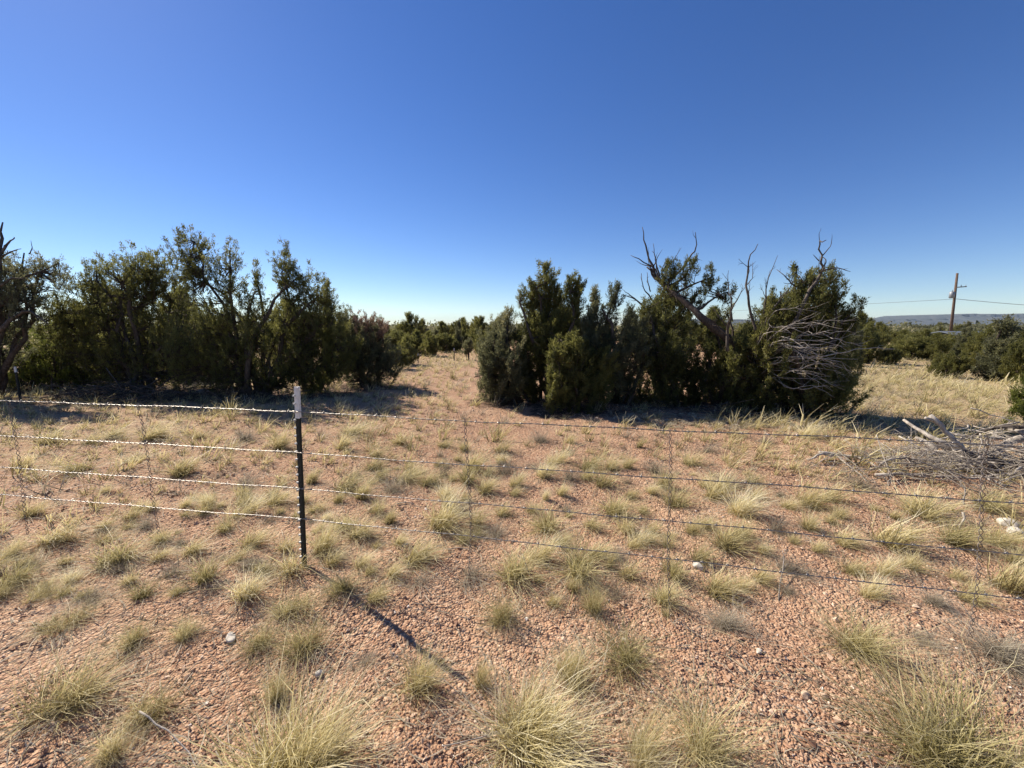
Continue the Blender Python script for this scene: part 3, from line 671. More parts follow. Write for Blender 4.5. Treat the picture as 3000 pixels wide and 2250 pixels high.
# ---------------------------------------------------------------- near wire fence
PB = G(656, 1229); FX = [-9.5, PB[0], 8.5]
def fence_y(x): return PB[1] - (x - PB[0]) * (.205 if x > PB[0] else .155)
def wire_z(row, x):
    z = [1.105, .838, .592, .375][row]
    return z - .006 * math.sin((x + 1.4) * 1.3 + row) * (1 if x > PB[0] else .6)
def fence():
    root = empty('barbed_wire_fence', (PB[0], PB[1], 0), 'barbed wire fence of four strands on a dark metal post with a white top', 'fence')
    off = np.array([PB[0], PB[1], 0])
    lean = np.array([AT(639.5, 836, PB[1])[0] - PB[0], 0, AT(639.5, 836, PB[1])[2]]); hh = lean[2]; lx = lean[0] / hh
    # T section
    def tsec(z0, z1, g=0.):
        w, tk, st = .0165 + g, .004 + g, .024 + g
        sec = [(-w, -.002 - g), (w, -.002 - g), (w, tk), (.004 + g, tk), (.004 + g, st), (-.004 - g, st), (-.004 - g, tk), (-w, tk)]
        ca, sa = math.cos(-.45), math.sin(-.45)
        sec = [(x * ca - y * sa, x * sa + y * ca) for x, y in sec]; n = len(sec)
        V = [(x + lx * z, y, z) for z in (z0, z1) for x, y in sec]
        q = [(i, (i + 1) % n, n + (i + 1) % n, n + i) for i in range(n)]
        q += [(n + 0, n + 1, n + 2, n + 7), (n + 3, n + 4, n + 5, n + 6), (n + 7, n + 2, n + 3, n + 6)]
        return V, q
    mb = MB(); V, q = tsec(-.15, hh - .205); mb.add(V, quads=q); post = link('post', mb.mesh('post', [M['postgreen']]), root)
    mb = MB(); V, q = tsec(hh - .205, hh, .0012); mb.add(V, quads=q); o = link('painted_top', mb.mesh('painted_top', [M['postwhite']]), post); o['label'] = 'white painted top of the post'
    mb = MB(); ca, sa = math.cos(-.45), math.sin(-.45)
    z = .04
    while z < hh - .02:
        for sx in (-.008,):
            x, y = sx, -.008; mb.box((x * ca - y * sa + lx * z - .004, x * sa + y * ca, z), (.012, .012, .010), rz=-.45)
        z += .053
    o = link('studs', mb.mesh('studs', [M['stud']]), post); o['kind'] = 'stuff'
    mb = MB()
    for row in range(4):
        z = wire_z(row, PB[0]); P = [(lx * z - .028, .0, z), (lx * z - .02, -.016, z + .004), (lx * z + .012, -.022, z), (lx * z + .03, -.002, z - .004), (lx * z + .02, .02, z)]
        mb.tube(P, .002, 4)
    o = link('wire_clips', mb.mesh('wire_clips', [M['wire']], True), post); o['kind'] = 'stuff'
    r = np.random.default_rng(5)
    for row in range(4):
        mb = MB(); bb = MB(); step = .0125
        xs = np.arange(FX[0], FX[2], step)
        c = np.array([[x, fence_y(x) - .004 * (1 if row else 0) - .012, wire_z(row, x)] for x in xs])
        # slack and kinks
        c[:, 2] += .0022 * np.sin(xs * 5 + row) + .0012 * np.sin(xs * 13 + row * 2)
        c[:, 0] += 0
        ph = xs / .085 * 2 * math.pi + row
        lx_at = lx * c[:, 2] * np.exp(-((xs - PB[0]) / .6) ** 2); c[:, 0] += 0 * lx_at
        for s_ in (0, math.pi):
            P = c + np.stack([0 * xs, .0017 * np.cos(ph + s_), .0017 * np.sin(ph + s_)], 1)
            mb.tube(P - off, .0017, 4)
        x = FX[0] + r.uniform(0, .1)
        while x < FX[2]:
            if -6 < x < 5:
                p = np.array([x, fence_y(x) - .012, wire_z(row, x) + .0022 * math.sin(x * 5 + row) + .0012 * math.sin(x * 13 + row * 2)])
                for s_ in (0, 1):
                    a = r.uniform(0, math.pi); dv = np.array([.25 * (1 if s_ else -1), math.cos(a), math.sin(a)]) * .016
                    bb.tube([p - dv - off, p + dv - off], [.0011, .0011], 3)
                bb.tube([p - off + [-.006, 0, 0], p - off + [.006, 0, 0]], [.0048, .0048], 5)
            x += .125 + r.normal() * .004
        w = link('wire', mb.mesh('wire', [M['wire']], True), root)
        w['label'] = ['top strand', 'second strand from the top', 'third strand from the top', 'lowest strand'][row]
        o = link('barbs', bb.mesh('barbs', [M['wire']], True), w); o['kind'] = 'stuff'
    # twisted wire stays
    def stay(top, bot, Yh, label):
        x_t = AT(*top, Yh)[0]; Yt = fence_y(x_t)
        for _ in range(4): x_t = AT(*top, Yt)[0]; Yt = fence_y(x_t)
        a = AT(*top, Yt); b = AT(*bot, Yt); n = 240; t = np.linspace(0, 1, n)[:, None]
        P = a + (b - a) * t; L = np.linalg.norm(b - a)
        P[:, 0] += .012 * np.sin(t[:, 0] * 5 + top[0]); P[:, 1] -= .018
        R = .0085 * (1 - .3 * np.sin(t[:, 0] * 9 + top[0]) ** 2)
        ph = t[:, 0] * L / .074 * 2 * math.pi; mb = MB()
        for s_ in (0, math.pi):
            mb.tube(P + np.stack([R * np.cos(ph + s_), R * np.sin(ph + s_), 0 * ph], 1) - off, .0018, 4)
        o = link('stay', mb.mesh('stay', [M['staywire']], True), root); o['label'] = label
    stay((25, 868), (70, 1152), 2.7, 'far left twisted wire stay'); stay((302, 875), (352, 1150), 2.6, 'twisted wire stay left of the post')
    stay((1010, 902), (1016, 1240), 2.2, 'first twisted wire stay right of the post'); stay((1440, 926), (1449, 1340), 2.0, 'second twisted wire stay right of the post')
    stay((2128, 938), (2086, 1370), 1.8, 'twisted wire stay at the right by the brush pile')
fence()

# ---------------------------------------------------------------- grass tufts
def tuft_mesh(seed, n, h, r0, spread, lean, mat, w=.0028, stalks=0, droop=.35, K=4, tb=.12, tt=.85, skirt=.26):
    """returns verts, quads, tint, material index per quad (1 = the grey dead skirt)"""
    r = np.random.default_rng(seed)
    nc = 5; ca = r.uniform(0, 2 * math.pi, nc); cr = r0 * r.uniform(.2, 1.15, nc); cen = np.stack([cr * np.cos(ca), cr * np.sin(ca)], 1)
    clean = r.normal(0, .16, (nc, 2)); cw = r.dirichlet(np.ones(nc) * 1.6); ch = r.uniform(.65, 1.1, nc)
    ci = r.choice(nc, n, p=cw)
    ph = r.uniform(0, 2 * math.pi, n); rr = r0 * .5 * np.sqrt(r.uniform(0, 1, n))
    base = np.stack([rr * np.cos(ph), rr * np.sin(ph)], 1) + cen[ci]
    th = np.abs(r.normal(0, spread, n)); az = ph + r.normal(0, 1.0, n)
    sk = r.uniform(size=n) < skirt; th[sk] = r.uniform(.9, 1.5, sk.sum())
    L = h * (.25 + .85 * r.beta(2.2, 1.6, n)) * ch[ci]
    L[sk] *= .75
    if stalks: L[:stalks] = h * r.uniform(1.05, 1.45, stalks); th[:stalks] *= .6; sk[:stalks] = False
    dr = droop * r.uniform(.05, 1.9, n); dr[sk] += .5
    hx = np.sin(th) * np.cos(az) + lean[0] + clean[ci, 0]; hy = np.sin(th) * np.sin(az) + lean[1] + clean[ci, 1]; vz = np.cos(th)
    nn = np.sqrt(hx ** 2 + hy ** 2 + vz ** 2); hx /= nn; hy /= nn; vz /= nn
    hl = np.sqrt(hx ** 2 + hy ** 2) + 1e-6
    t = np.linspace(0, 1, K + 1)[None]
    wob = (r.normal(size=(2, n)) * L * .06)
    cx = base[:, 0:1] + L[:, None] * (hx[:, None] * t + (hx / hl)[:, None] * dr[:, None] * t ** 2 * .45) + wob[0][:, None] * np.sin(t * 5)
    cy = base[:, 1:2] + L[:, None] * (hy[:, None] * t + (hy / hl)[:, None] * dr[:, None] * t ** 2 * .45) + wob[1][:, None] * np.sin(t * 5 + 1)
    cz = L[:, None] * (vz[:, None] * t - dr[:, None] * t ** 2.4 * .55) - .01
    cz = np.maximum(cz, .004 + .03 * t * r.uniform(0, 1, n)[:, None])
    C = np.stack([cx, cy, cz], -1)
    sa = r.uniform(0, 2 * math.pi, n); side = np.stack([np.cos(sa), np.sin(sa), r.normal(size=n) * .2], 1)
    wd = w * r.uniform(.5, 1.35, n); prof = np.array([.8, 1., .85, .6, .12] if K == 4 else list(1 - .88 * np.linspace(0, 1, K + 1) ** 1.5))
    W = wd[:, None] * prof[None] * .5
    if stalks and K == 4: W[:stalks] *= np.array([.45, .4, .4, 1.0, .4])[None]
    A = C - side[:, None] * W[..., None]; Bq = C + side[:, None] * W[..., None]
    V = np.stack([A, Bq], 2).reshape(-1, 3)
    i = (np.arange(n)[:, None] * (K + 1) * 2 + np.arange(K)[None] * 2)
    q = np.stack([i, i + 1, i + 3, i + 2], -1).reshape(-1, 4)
    ti = (tb + (tt - tb) * t) + (r.normal(0, .13, n) + r.normal(0, .1, nc)[ci])[:, None]  # tint rises along the blade; its dark foot carries the painted heart shade
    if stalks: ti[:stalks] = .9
    ti = np.repeat(ti.reshape(-1), 2)
    return V, q, ti, np.repeat(sk.astype(np.int32), K)
def tuft_me(name, *a, **k):
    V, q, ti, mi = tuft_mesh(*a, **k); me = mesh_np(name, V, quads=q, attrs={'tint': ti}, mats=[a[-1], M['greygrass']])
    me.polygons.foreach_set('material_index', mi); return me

LEAN = {'y': (.28, -.10), 'g': (.12, -.05), 'd': (.1, 0)}
def var(kind, seed):
    r = np.random.default_rng(seed + 3); n = int(r.uniform(300, 560)); ln = (r.uniform(.05, .5), r.uniform(-.25, .15))
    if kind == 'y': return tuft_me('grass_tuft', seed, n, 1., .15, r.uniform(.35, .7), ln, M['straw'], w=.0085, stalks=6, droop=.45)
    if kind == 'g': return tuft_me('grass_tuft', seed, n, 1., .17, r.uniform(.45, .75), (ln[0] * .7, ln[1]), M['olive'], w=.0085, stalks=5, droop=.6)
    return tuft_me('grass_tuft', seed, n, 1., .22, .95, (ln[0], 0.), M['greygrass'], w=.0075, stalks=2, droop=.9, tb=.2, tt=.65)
VAR = {k: [var(k, 10 * j + ord(k)) for j in range(11)] for k in 'ygd'}
def place_tuft(kind, x, y, h, w, label, group, big=None, seed=0):
    """h: height in metres, w: width in metres"""
    r = random.Random(seed * 7 + 1)
    me = VAR[kind][r.randrange(11)]
    if big:
        n = big
        mats = {'y': M['straw'], 'g': M['olive'], 'd': M['greygrass']}[kind]
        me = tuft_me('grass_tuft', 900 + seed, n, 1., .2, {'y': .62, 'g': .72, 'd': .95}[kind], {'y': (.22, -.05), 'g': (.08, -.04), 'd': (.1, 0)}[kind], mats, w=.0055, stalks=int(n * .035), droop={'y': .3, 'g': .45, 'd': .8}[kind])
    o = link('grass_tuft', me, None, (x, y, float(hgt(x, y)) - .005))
    o.rotation_euler = (0, 0, r.uniform(-.5, .5)); s = w / {'y': 1.05, 'g': 1.15, 'd': 1.5}[kind]
    o.scale = (s, s, h * 1.0)
    return tag(o, label, 'grass', group)

# hand placed: u, v of the base, height px, width px, kind, label (photo pixels)
TUFTS = [
 (110,1525,150,215,'y','large straw tuft leaning right at the lower left edge'), (235,1625,110,95,'y','small straw tuft at the bottom left with a shadow at its foot'),
 (330,1535,75,120,'y','low straw tuft flattened to the right near the bottom left'), (600,1700,290,300,'y','biggest straw tuft at the bottom edge left of centre, long seed stalks'),
 (690,1650,200,200,'y','straw tuft merging with the biggest one at the bottom edge'), (600,1500,110,90,'g','olive tuft behind the biggest straw tuft'),
 (560,1395,95,100,'g','olive tuft left of the post shadow, left one of a pair'), (660,1405,120,130,'g','olive tuft left of the post shadow, right one of a pair'),
 (640,1322,90,130,'g','green olive tuft directly in front of the metal post'), (742,1292,80,110,'g','dense tuft where the post shadow starts'),
 (690,1200,80,90,'y','bright tuft leaning right against the metal post'), (915,1485,125,140,'y','straw tuft at the tip of the post shadow'), (1032,1482,80,60,'y','slim tuft right of the one at the tip of the shadow'),
 (1110,1650,150,270,'y','wide pale straw tuft at the bottom centre'), (1235,1472,115,120,'y','upright straw tuft in the centre foreground'), (1345,1425,115,170,'g','dark based olive tuft with drooping blades in the centre foreground'),
 (1275,1310,110,80,'g','tall narrow tuft behind the drooping one'), (1088,1332,85,110,'g','round tuft with shadow to the right, centre foreground'), (1395,1650,115,110,'y','leaning tuft at the bottom between two big ones'),
 (1550,1625,220,220,'g','big upright olive tuft at the bottom right of centre'), (2080,1665,210,330,'g','huge olive tuft in the bottom right corner'), (1580,1360,95,140,'d','ragged grey tuft with reddish debris right of the second stay'),
 (1850,1405,120,190,'g','spreading olive tuft with dark shadow right of centre'), (2015,1320,75,95,'d','grey based tuft near the bottom of the right stay'), (2170,1270,150,150,'y','tall straw tuft at the right edge below the white stone'),
 (2160,1430,70,260,'d','flattened pale grass swept across the right edge'), (900,1268,50,140,'d','flattened grey dead tuft right of the post'), (1010,1248,65,130,'d','dark hearted dead tuft under the first stay'),
 (1160,1205,85,90,'y','upright straw tuft between the first and second stay'), (1315,1225,60,40,'y','small upright tuft left of the second stay'), (1085,1150,50,90,'d','grey tuft with combed dead blades right of the first stay'),
 (965,1092,62,62,'y','pale bristly tuft left of the first stay'), (818,1112,55,75,'g','round tuft right of the metal post'), (745,1142,55,95,'g','low mound tuft close to the right of the post'), (683,1107,40,65,'y','small tuft touching the right side of the post'),
 (545,1172,62,95,'y','tuft left of the post below the lowest wire'), (520,1112,60,95,'y','tuft on the lowest wire left of the post'), (285,1258,50,62,'y','compact bright tuft in the left foreground'), (388,1285,48,60,'g','small olive tuft in the left foreground'),
 (405,1370,75,90,'g','olive tuft dotted with white in the left foreground'), (300,1388,70,90,'g','olive tuft leaning right beside the white dotted one'), (135,1352,55,120,'y','split straw tuft in the left foreground'),
 (85,1285,60,80,'y','narrow straw tuft at the left'), (30,1245,70,110,'g','grey green tuft at the left edge'), (125,1165,75,110,'y','pair of straw tufts below the lowest wire at the left'), (68,1112,55,80,'y','straw tuft at the foot of the far left stay'),
 (222,1168,42,80,'g','low tuft with a white speck left of the stay'), (342,1168,45,65,'g','tuft at the foot of the left stay'), (420,1190,40,80,'y','low tuft right of the left stay foot'), (228,1060,35,52,'y','small straw tuft between the two left stays'),
 (300,1098,42,52,'y','small twin tuft under the third wire, left'), (330,1102,38,48,'y','small twin tuft under the third wire, right'), (392,1030,60,120,'y','wide tuft right of the left stay'), (335,945,60,95,'y','tuft behind the top of the left stay'),
 (288,988,35,90,'g','low tuft left of the left stay'), (430,945,35,75,'y','tuft in sun beyond the second wire'), (170,1015,60,130,'g','wide grey green tuft at the left beyond the fence'), (45,1005,65,85,'y','tuft on the left edge beyond the fence'),
 (105,955,40,90,'y','tuft at the left beyond the fence'), (195,958,40,85,'y','straw tuft left of the left stay top'), (245,945,32,80,'y','flat straw tuft near the left stay top'), (530,1042,65,110,'d','round tuft with grey base beyond the fence left of the post'),
 (530,950,45,85,'d','pale airy tuft beyond the fence left of the post'), (600,972,60,70,'y','tuft just left of the post between the upper wires'), (612,1048,40,45,'g','little tuft touching the left of the post'),
 (742,1060,70,105,'y','tall round tuft right of the post'), (740,970,45,70,'y','tuft right of the post upper part'), (760,938,40,95,'y','bushy straw tuft near the top wire right of the post'), (865,955,50,85,'y','straw tuft near the top wire at centre left'),
 (812,985,45,80,'y','leaning tuft between the upper wires'), (872,1035,50,100,'y','spreading straw tuft between second and third wire'), (955,1022,75,65,'d','grey green bristly tuft on the second wire'), (945,965,45,80,'g','grey green tuft under the top wire left of first stay'),
 (1002,975,45,50,'g','grey green tuft touching the first stay'), (1085,978,45,75,'y','straw tuft right of the first stay under the top wire'), (1082,1000,35,50,'y','small tuft below the one under the top wire'), (1172,960,45,75,'d','airy grey tuft at the centre beyond the fence'),
 (1192,1020,38,35,'y','tiny bright tuft at the centre'), (1150,1010,28,90,'d','low grey dead clump at the centre'), (1262,1012,45,90,'g','tuft with dark base between the stays'), (1232,962,40,45,'y','small pale tuft beyond the top wire at centre'),
 (1300,1052,62,90,'g','straw topped tuft with dark base between the stays'), (1322,1102,62,110,'g','wide drooping tuft below the dark based one'), (1412,1022,55,75,'d','grey tuft left of the second stay'), (1458,1095,80,115,'g','large grey green tuft on the second stay'),
 (1405,1145,52,62,'y','small bright tuft left of the second stay'), (1178,1080,38,28,'y','thin upright tuft in bare gravel'), (1216,1098,30,52,'d','dark squat dead tuft'), (1380,965,40,30,'y','thin pale tuft left of the second stay top'),
 (1495,1002,48,85,'g','olive tuft right of the second stay'), (1530,972,45,90,'d','grey green tuft beyond the fence right of the second stay'), (1570,1045,52,110,'d','dark grey tuft right of the second stay'), (1630,1042,42,70,'g','small dark tuft casting a shadow'),
 (1590,1112,80,110,'y','big straw tuft right of the second stay below the second wire'), (1672,1152,62,85,'d','grey tuft with twiggy base'), (1740,1150,60,60,'y','thin bright tuft beside the grey twiggy one'), (1735,945,48,85,'y','bristling tuft in front of the shade of the right junipers'),
 (1800,1085,65,100,'y','straw tuft left of the large right one'), (1860,1050,55,100,'d','grey tuft under the pale fallen branch'), (1890,990,45,45,'y','small tuft left of the brush pile'), (1915,1178,105,160,'y','large round straw tuft with shadow left of the right stay'),
 (1985,1115,80,140,'y','wide tuft below the brush pile'), (2040,1165,70,120,'g','olive tuft left of the right stay'), (2140,1100,60,120,'g','olive tuft under the brush pile'), (1980,940,40,80,'g','tuft above the left end of the brush pile'),
 (1650,955,30,70,'d','low grey tuft near the shade edge'), (1440,1330,28,30,'g','tiny tuft at the foot of the second stay'), (1690,1230,60,60,'d','dark dead stump of grass with a forked twig'), (1600,1260,60,80,'y','thin pale tuft below the white stones'),
 (1720,1240,35,120,'d','flat swept grey grass right of the forked twig'), (470,1275,30,70,'d','low grey clump in the left foreground'), (780,1440,40,110,'d','low purplish grey dead clump left of the shadow tip'), (1980,1380,40,100,'d','low swept straw beside the right stay foot'),
]
NB = []
for i, (u, v, hp, wp, kd, lab) in enumerate(TUFTS):
    g = G(u, v); dist = math.sqrt(g[1] ** 2 + H ** 2) ; k = S / F * dist; wp = wp * (.86 if g[1] < 2.4 else 1)
    h = hp * k * 1.0; w = wp * k * 1.0
    # height in the picture is foreshortened by the downward view
    dep = math.atan2(H, g[1]); h = h * (.86 if g[1] < 2.4 else 1.1)
    h = min(h, .66)
    big = None
    if g[1] < 2.3: big = 1500 if wp > 190 else 800
    place_tuft(kd, g[0], g[1], h, w, lab, 'grass tufts around the wire fence', big, i); NB.append((g[0], g[1], w / 2))
NB = np.array(NB)

# scattered tufts
def dens(x, y):
    r = math.hypot(x, y)
    if y < 1.0: return 0
    if x > .5 * y + .3 and y > 4.2: return 1.0 * (1 - .3 * ss(r, 18, 30))
    path = math.exp(-((x - (.1 - .17 * (y - 6))) / 1.0) ** 2) if 4.6 < y < 15.5 else 0
    d = .85 if x < -1.2 else .42
    if 15 < y < 26 and -7 < x < 0: d = 1.3
    if y > 6.3 and x > -.4 and x < .8 * y: d *= .35
    if y < 4.2: d = .16 if x > -1.4 else .45
    return d * (1 - .9 * path)
def scatter():
    r = np.random.default_rng(77); out = []
    grid = {}
    def ok(x, y, rad):
        ci, cj = int(x // .5), int(y // .5)
        for a in (-1, 0, 1):
            for b in (-1, 0, 1):
                for (px_, py_, pr) in grid.get((ci + a, cj + b), ()):
                    if (px_ - x) ** 2 + (py_ - y) ** 2 < ((rad + pr) * .7) ** 2: return False
        return True
    for (x, y, rr) in NB: grid.setdefault((int(x // .5), int(y // .5)), []).append((x, y, rr))
    for _ in range(52000):
        y = 2.2 + 32 * r.uniform() ** 1.25; x = r.uniform(-1.42, 1.42) * (y + .5)
        if r.uniform() > dens(x, y) * .8: continue
        w = min(.5, max(.07, math.exp(r.normal(math.log(.26), .4))))
        if not ok(x, y, w / 2): continue
        grid.setdefault((int(x // .5), int(y // .5)), []).append((x, y, w / 2)); out.append((x, y, w))
    return out
sc_t = sorted(scatter(), key=lambda a: math.hypot(a[0], a[1]))
print('scattered tufts', len(sc_t))
rr = random.Random(9)
def PX(x, y):
    dz = -H; dy = y * math.cos(PITCH) - dz * math.sin(PITCH); up = y * math.sin(PITCH) + dz * math.cos(PITCH)
    return (512 + F * x / dy) / S, (384 - F * up / dy) / S
MARKS = [(656,1229,'the metal post'),(70,1140,"the far left stay foot"),(352,1150,"the left stay foot"),(1016,1235,"the first stay foot"),(1449,1335,"the second stay foot"),
 (2086,1370,"the right stay foot"),(1508,1223,'the white angular stone'),(2178,1128,"the bright white stone"),(1760,985,"the long pale branch tip"),(2110,1060,'the right brush pile'),(498,1378,'the flat pale stone slab'),
 (438,880,"the shaded pale boulder"),(280,885,'the left brush pile'),(545,880,'the tallest left juniper'),(700,870,"the pointed juniper"),(800,850,'the rusty topped juniper'),
 (1112,890,"the low grey green juniper"),(1250,905,'the low rounded juniper'),(1450,915,'the leaning juniper'),(1720,915,"the round topped juniper"),(1683,1290,'the forked twig'),(640,1000,"the post middle"),(1013,980,"the first stay middle"),(1445,1000,"the second stay middle"),(320,1000,"the left stay middle"),(1165,1205,"the upright tuft between stays"),(2170,1270,"the tall right edge tuft")]
ORD = ['nearest', 'second nearest', 'third nearest', 'fourth nearest', 'fifth nearest', 'sixth nearest', 'seventh nearest']
CNT = {}
def kind_at(x, y):
    q = rr.random()
    if x > .5 * y: return 'y' if q < .72 else ('g' if q < .88 else 'd')
    return 'y' if q < .55 else ('g' if q < .8 else 'd')
NI = 175; pend = []; tobj = {}
for i, (x, y, w) in enumerate(sc_t[:NI]):
    kd = kind_at(x, y); nm = {'y': 'straw', 'g': 'olive', 'd': 'grey'}[kd]
    pu, pv = PX(x, y); mk = min(MARKS, key=lambda m_: math.hypot(pu - m_[0], (pv - m_[1]) * 1.6)); du = pu - mk[0]; dv = (pv - mk[1]) * 1.6
    side_ = ('left of' if du < 0 else 'right of') if abs(du) > abs(dv) else ('behind' if dv < 0 else 'in front of')
    pend.append((i, kd, nm, x, y, w, side_, mk[2], math.hypot(du, dv)))
    zone = 'left of the metal post' if x < -1.4 * y / 2.5 else ('right of the stays towards the brush pile' if x > .45 * y else 'between the two juniper groups and the fence')
    tobj[i] = place_tuft(kd, x, y, w * rr.uniform(.75, 1.05), w * 1.15, 'small %s bunchgrass tuft %s' % (nm, zone), 'small %s tufts %s' % (nm, zone), None, 500 + i)
for p in sorted(pend, key=lambda p: p[8]):
    key = (p[2], p[6], p[7]); c_ = CNT.get(key, 0); CNT[key] = c_ + 1
    if c_ < len(ORD) and 0 < PX(p[3], p[4])[0] < 2212: tobj[p[0]]['label'] = '%s small %s tuft %s %s' % (ORD[c_], p[2], p[6], p[7])
def merged(lst, name, label, n0, bw):
    Vs, Qs, Ts, Ms, off = [], [], [], [], 0
    lib = {}
    for kd, sp, ln in (('y', .55, (.30, -.06)), ('g', .6, (.12, -.04)), ('d', .9, (.15, 0))):
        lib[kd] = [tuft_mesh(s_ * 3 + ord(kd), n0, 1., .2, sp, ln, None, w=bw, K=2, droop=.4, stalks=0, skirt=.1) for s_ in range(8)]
    for j, (x, y, w) in enumerate(lst):
        kd = kind_at(x, y); V, q, ti, mi = lib[kd][rr.randrange(8)]
        a = rr.uniform(-.6, .6); s = w * rr.uniform(.85, 1.15); hz = w * rr.uniform(.75, 1.1)
        if x > .5 * y: hz *= 1.15; s *= 1.25
        ca, sa = math.cos(a) * s, math.sin(a) * s
        P = np.stack([V[:, 0] * ca - V[:, 1] * sa + x, V[:, 0] * sa + V[:, 1] * ca + y, V[:, 2] * hz + float(hgt(x, y))], 1)
        Vs.append(P); Qs.append(q + off); Ts.append(ti + rr.uniform(-.08, .08)); Ms.append(np.where(mi == 1, 2, 'ygd'.index(kd))); off += len(V)
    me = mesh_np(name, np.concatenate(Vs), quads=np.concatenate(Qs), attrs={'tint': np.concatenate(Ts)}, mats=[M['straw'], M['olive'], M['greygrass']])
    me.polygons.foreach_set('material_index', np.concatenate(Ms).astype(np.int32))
    tag(link(name, me), label, 'grass', kind='stuff')
merged(sc_t[NI:3200], 'meadow_grass', 'dry straw grass covering the ground between the fence and the junipers', 32, .027)
merged(sc_t[3200:], 'meadow_grass', 'dry straw grass of the far meadow and clearing beyond the nearest junipers', 9, .06)

# loose dead blades and litter on the gravel
def litter():
    r = np.random.default_rng(21); n = 8500
    Y = 1.1 + 7 * r.uniform(size=n) ** 1.4; X = r.uniform(-1.4, 1.4, n) * (Y + .3); Z = hgt(X, Y) + .008
    a = r.uniform(0, 6.28, n); L = r.uniform(.03, .16, n); w = r.uniform(.001, .0026, n); bend = r.normal(0, .25, n)
    P = []
    for t in (0, .5, 1):
        aa = a + bend * t * 2
        P.append(np.stack([X + np.cos(aa) * L * t, Y + np.sin(aa) * L * t, Z + r.uniform(0, .012, n)], 1))
    side = np.stack([-np.sin(a), np.cos(a), 0 * a + .3], 1) * w[:, None]
    V = np.stack([P[0] - side, P[0] + side, P[1] - side, P[1] + side, P[2] - side * .3, P[2] + side * .3], 1).reshape(-1, 3)
    i = np.arange(n)[:, None] * 6; q = np.concatenate([i + [0, 1, 3, 2], i + [2, 3, 5, 4]])
    o = link('dry_litter', mesh_np('dry_litter', V, quads=q, attrs={'tint': np.repeat(r.uniform(.3, .95, n), 6)}, mats=[M['greygrass']]))
    tag(o, 'scattered dead grass blades lying on the red gravel', 'litter', kind='stuff')
litter()

def ground_twigs():
    r = np.random.default_rng(22); mb = MB()
    for _ in range(420):
        Y = 1.2 + 6.5 * r.uniform() ** 1.3; X = r.uniform(-1.35, 1.35) * (Y + .2); L = r.uniform(.03, .14); a = r.uniform(0, 6.28)
        p = np.array([X, Y, float(hgt(X, Y)) + .012]); d = np.array([math.cos(a), math.sin(a), 0]) * L / 2
        P = [p - d, p + r.normal(size=3) * L * [.08, .08, .03], p + d]; w = r.uniform(.0008, .003)
        mb.tube(P, [w, w * .9, w * .5], 4)
        if r.uniform() < .4: mb.tube([P[1], P[1] + d * .7 + r.normal(size=3) * L * [.2, .2, .04]], [w * .6, w * .3], 3)
    o = link('ground_twigs', mb.mesh('ground_twigs', [M['greywood']])); tag(o, 'small grey broken twigs scattered over the gravel', 'twigs', kind='stuff')
ground_twigs()
# gravel
def gravel():
    r = np.random.default_rng(31); n = 135000
    Y = .75 + 7.5 * r.uniform(size=n) ** 1.9; X = r.uniform(-1.36, 1.36, n) * (Y + .25)
    keep = (np.sin(X * 3.1 + 1.3 * np.sin(Y * 2.3)) * np.sin(Y * 3.7 + 1.1 * np.sin(X * 2.9 + 1)) + .5 * np.sin(X * 9 + Y * 4) * np.sin(Y * 8 - X * 3)) * .5 + .72 > r.uniform(0, 1, n)
    X = X[keep]; Y = Y[keep]; n = len(X)
    s = np.exp(r.normal(math.log(.0047), .5, n)) * (1 + .10 * np.maximum(0, Y - 2)); s = np.clip(s, .0025, .028)
    Z = hgt(X, Y) + s * .25
    base = np.array([[1, 0, 0], [-1, 0, 0], [0, 1, 0], [0, -1, 0], [0, 0, 1], [0, 0, -1]], float)
    V = base[None] * r.uniform(.65, 1.25, (n, 6, 1)) + r.normal(0, .18, (n, 6, 3))
    Q = nrm(r.normal(size=(n, 4))); w, x, y, z = Q.T
    R = np.stack([1 - 2 * (y * y + z * z), 2 * (x * y - z * w), 2 * (x * z + y * w), 2 * (x * y + z * w), 1 - 2 * (x * x + z * z), 2 * (y * z - x * w),
                  2 * (x * z - y * w), 2 * (y * z + x * w), 1 - 2 * (x * x + y * y)], 1).reshape(n, 3, 3)
    V = np.einsum('nij,nkj->nki', R, V * np.array([1, .85, .7])) * s[:, None, None]
    V[..., 2] *= .8
    V += np.stack([X, Y, Z], 1)[:, None]
    f = np.array([[0, 2, 4], [2, 1, 4], [1, 3, 4], [3, 0, 4], [2, 0, 5], [1, 2, 5], [3, 1, 5], [0, 3, 5]])
    T = (f[None] + np.arange(n)[:, None, None] * 6).reshape(-1, 3)
    o = link('gravel', mesh_np('gravel', V.reshape(-1, 3), T, attrs={'tint': np.repeat(np.clip(r.beta(2.2, 2.6, n) + (r.uniform(size=n) > .985) * .5, 0, 1), 6)}, mats=[M['gravel']]))
    tag(o, 'loose reddish pink gravel covering the ground', 'gravel', kind='stuff')
gravel()

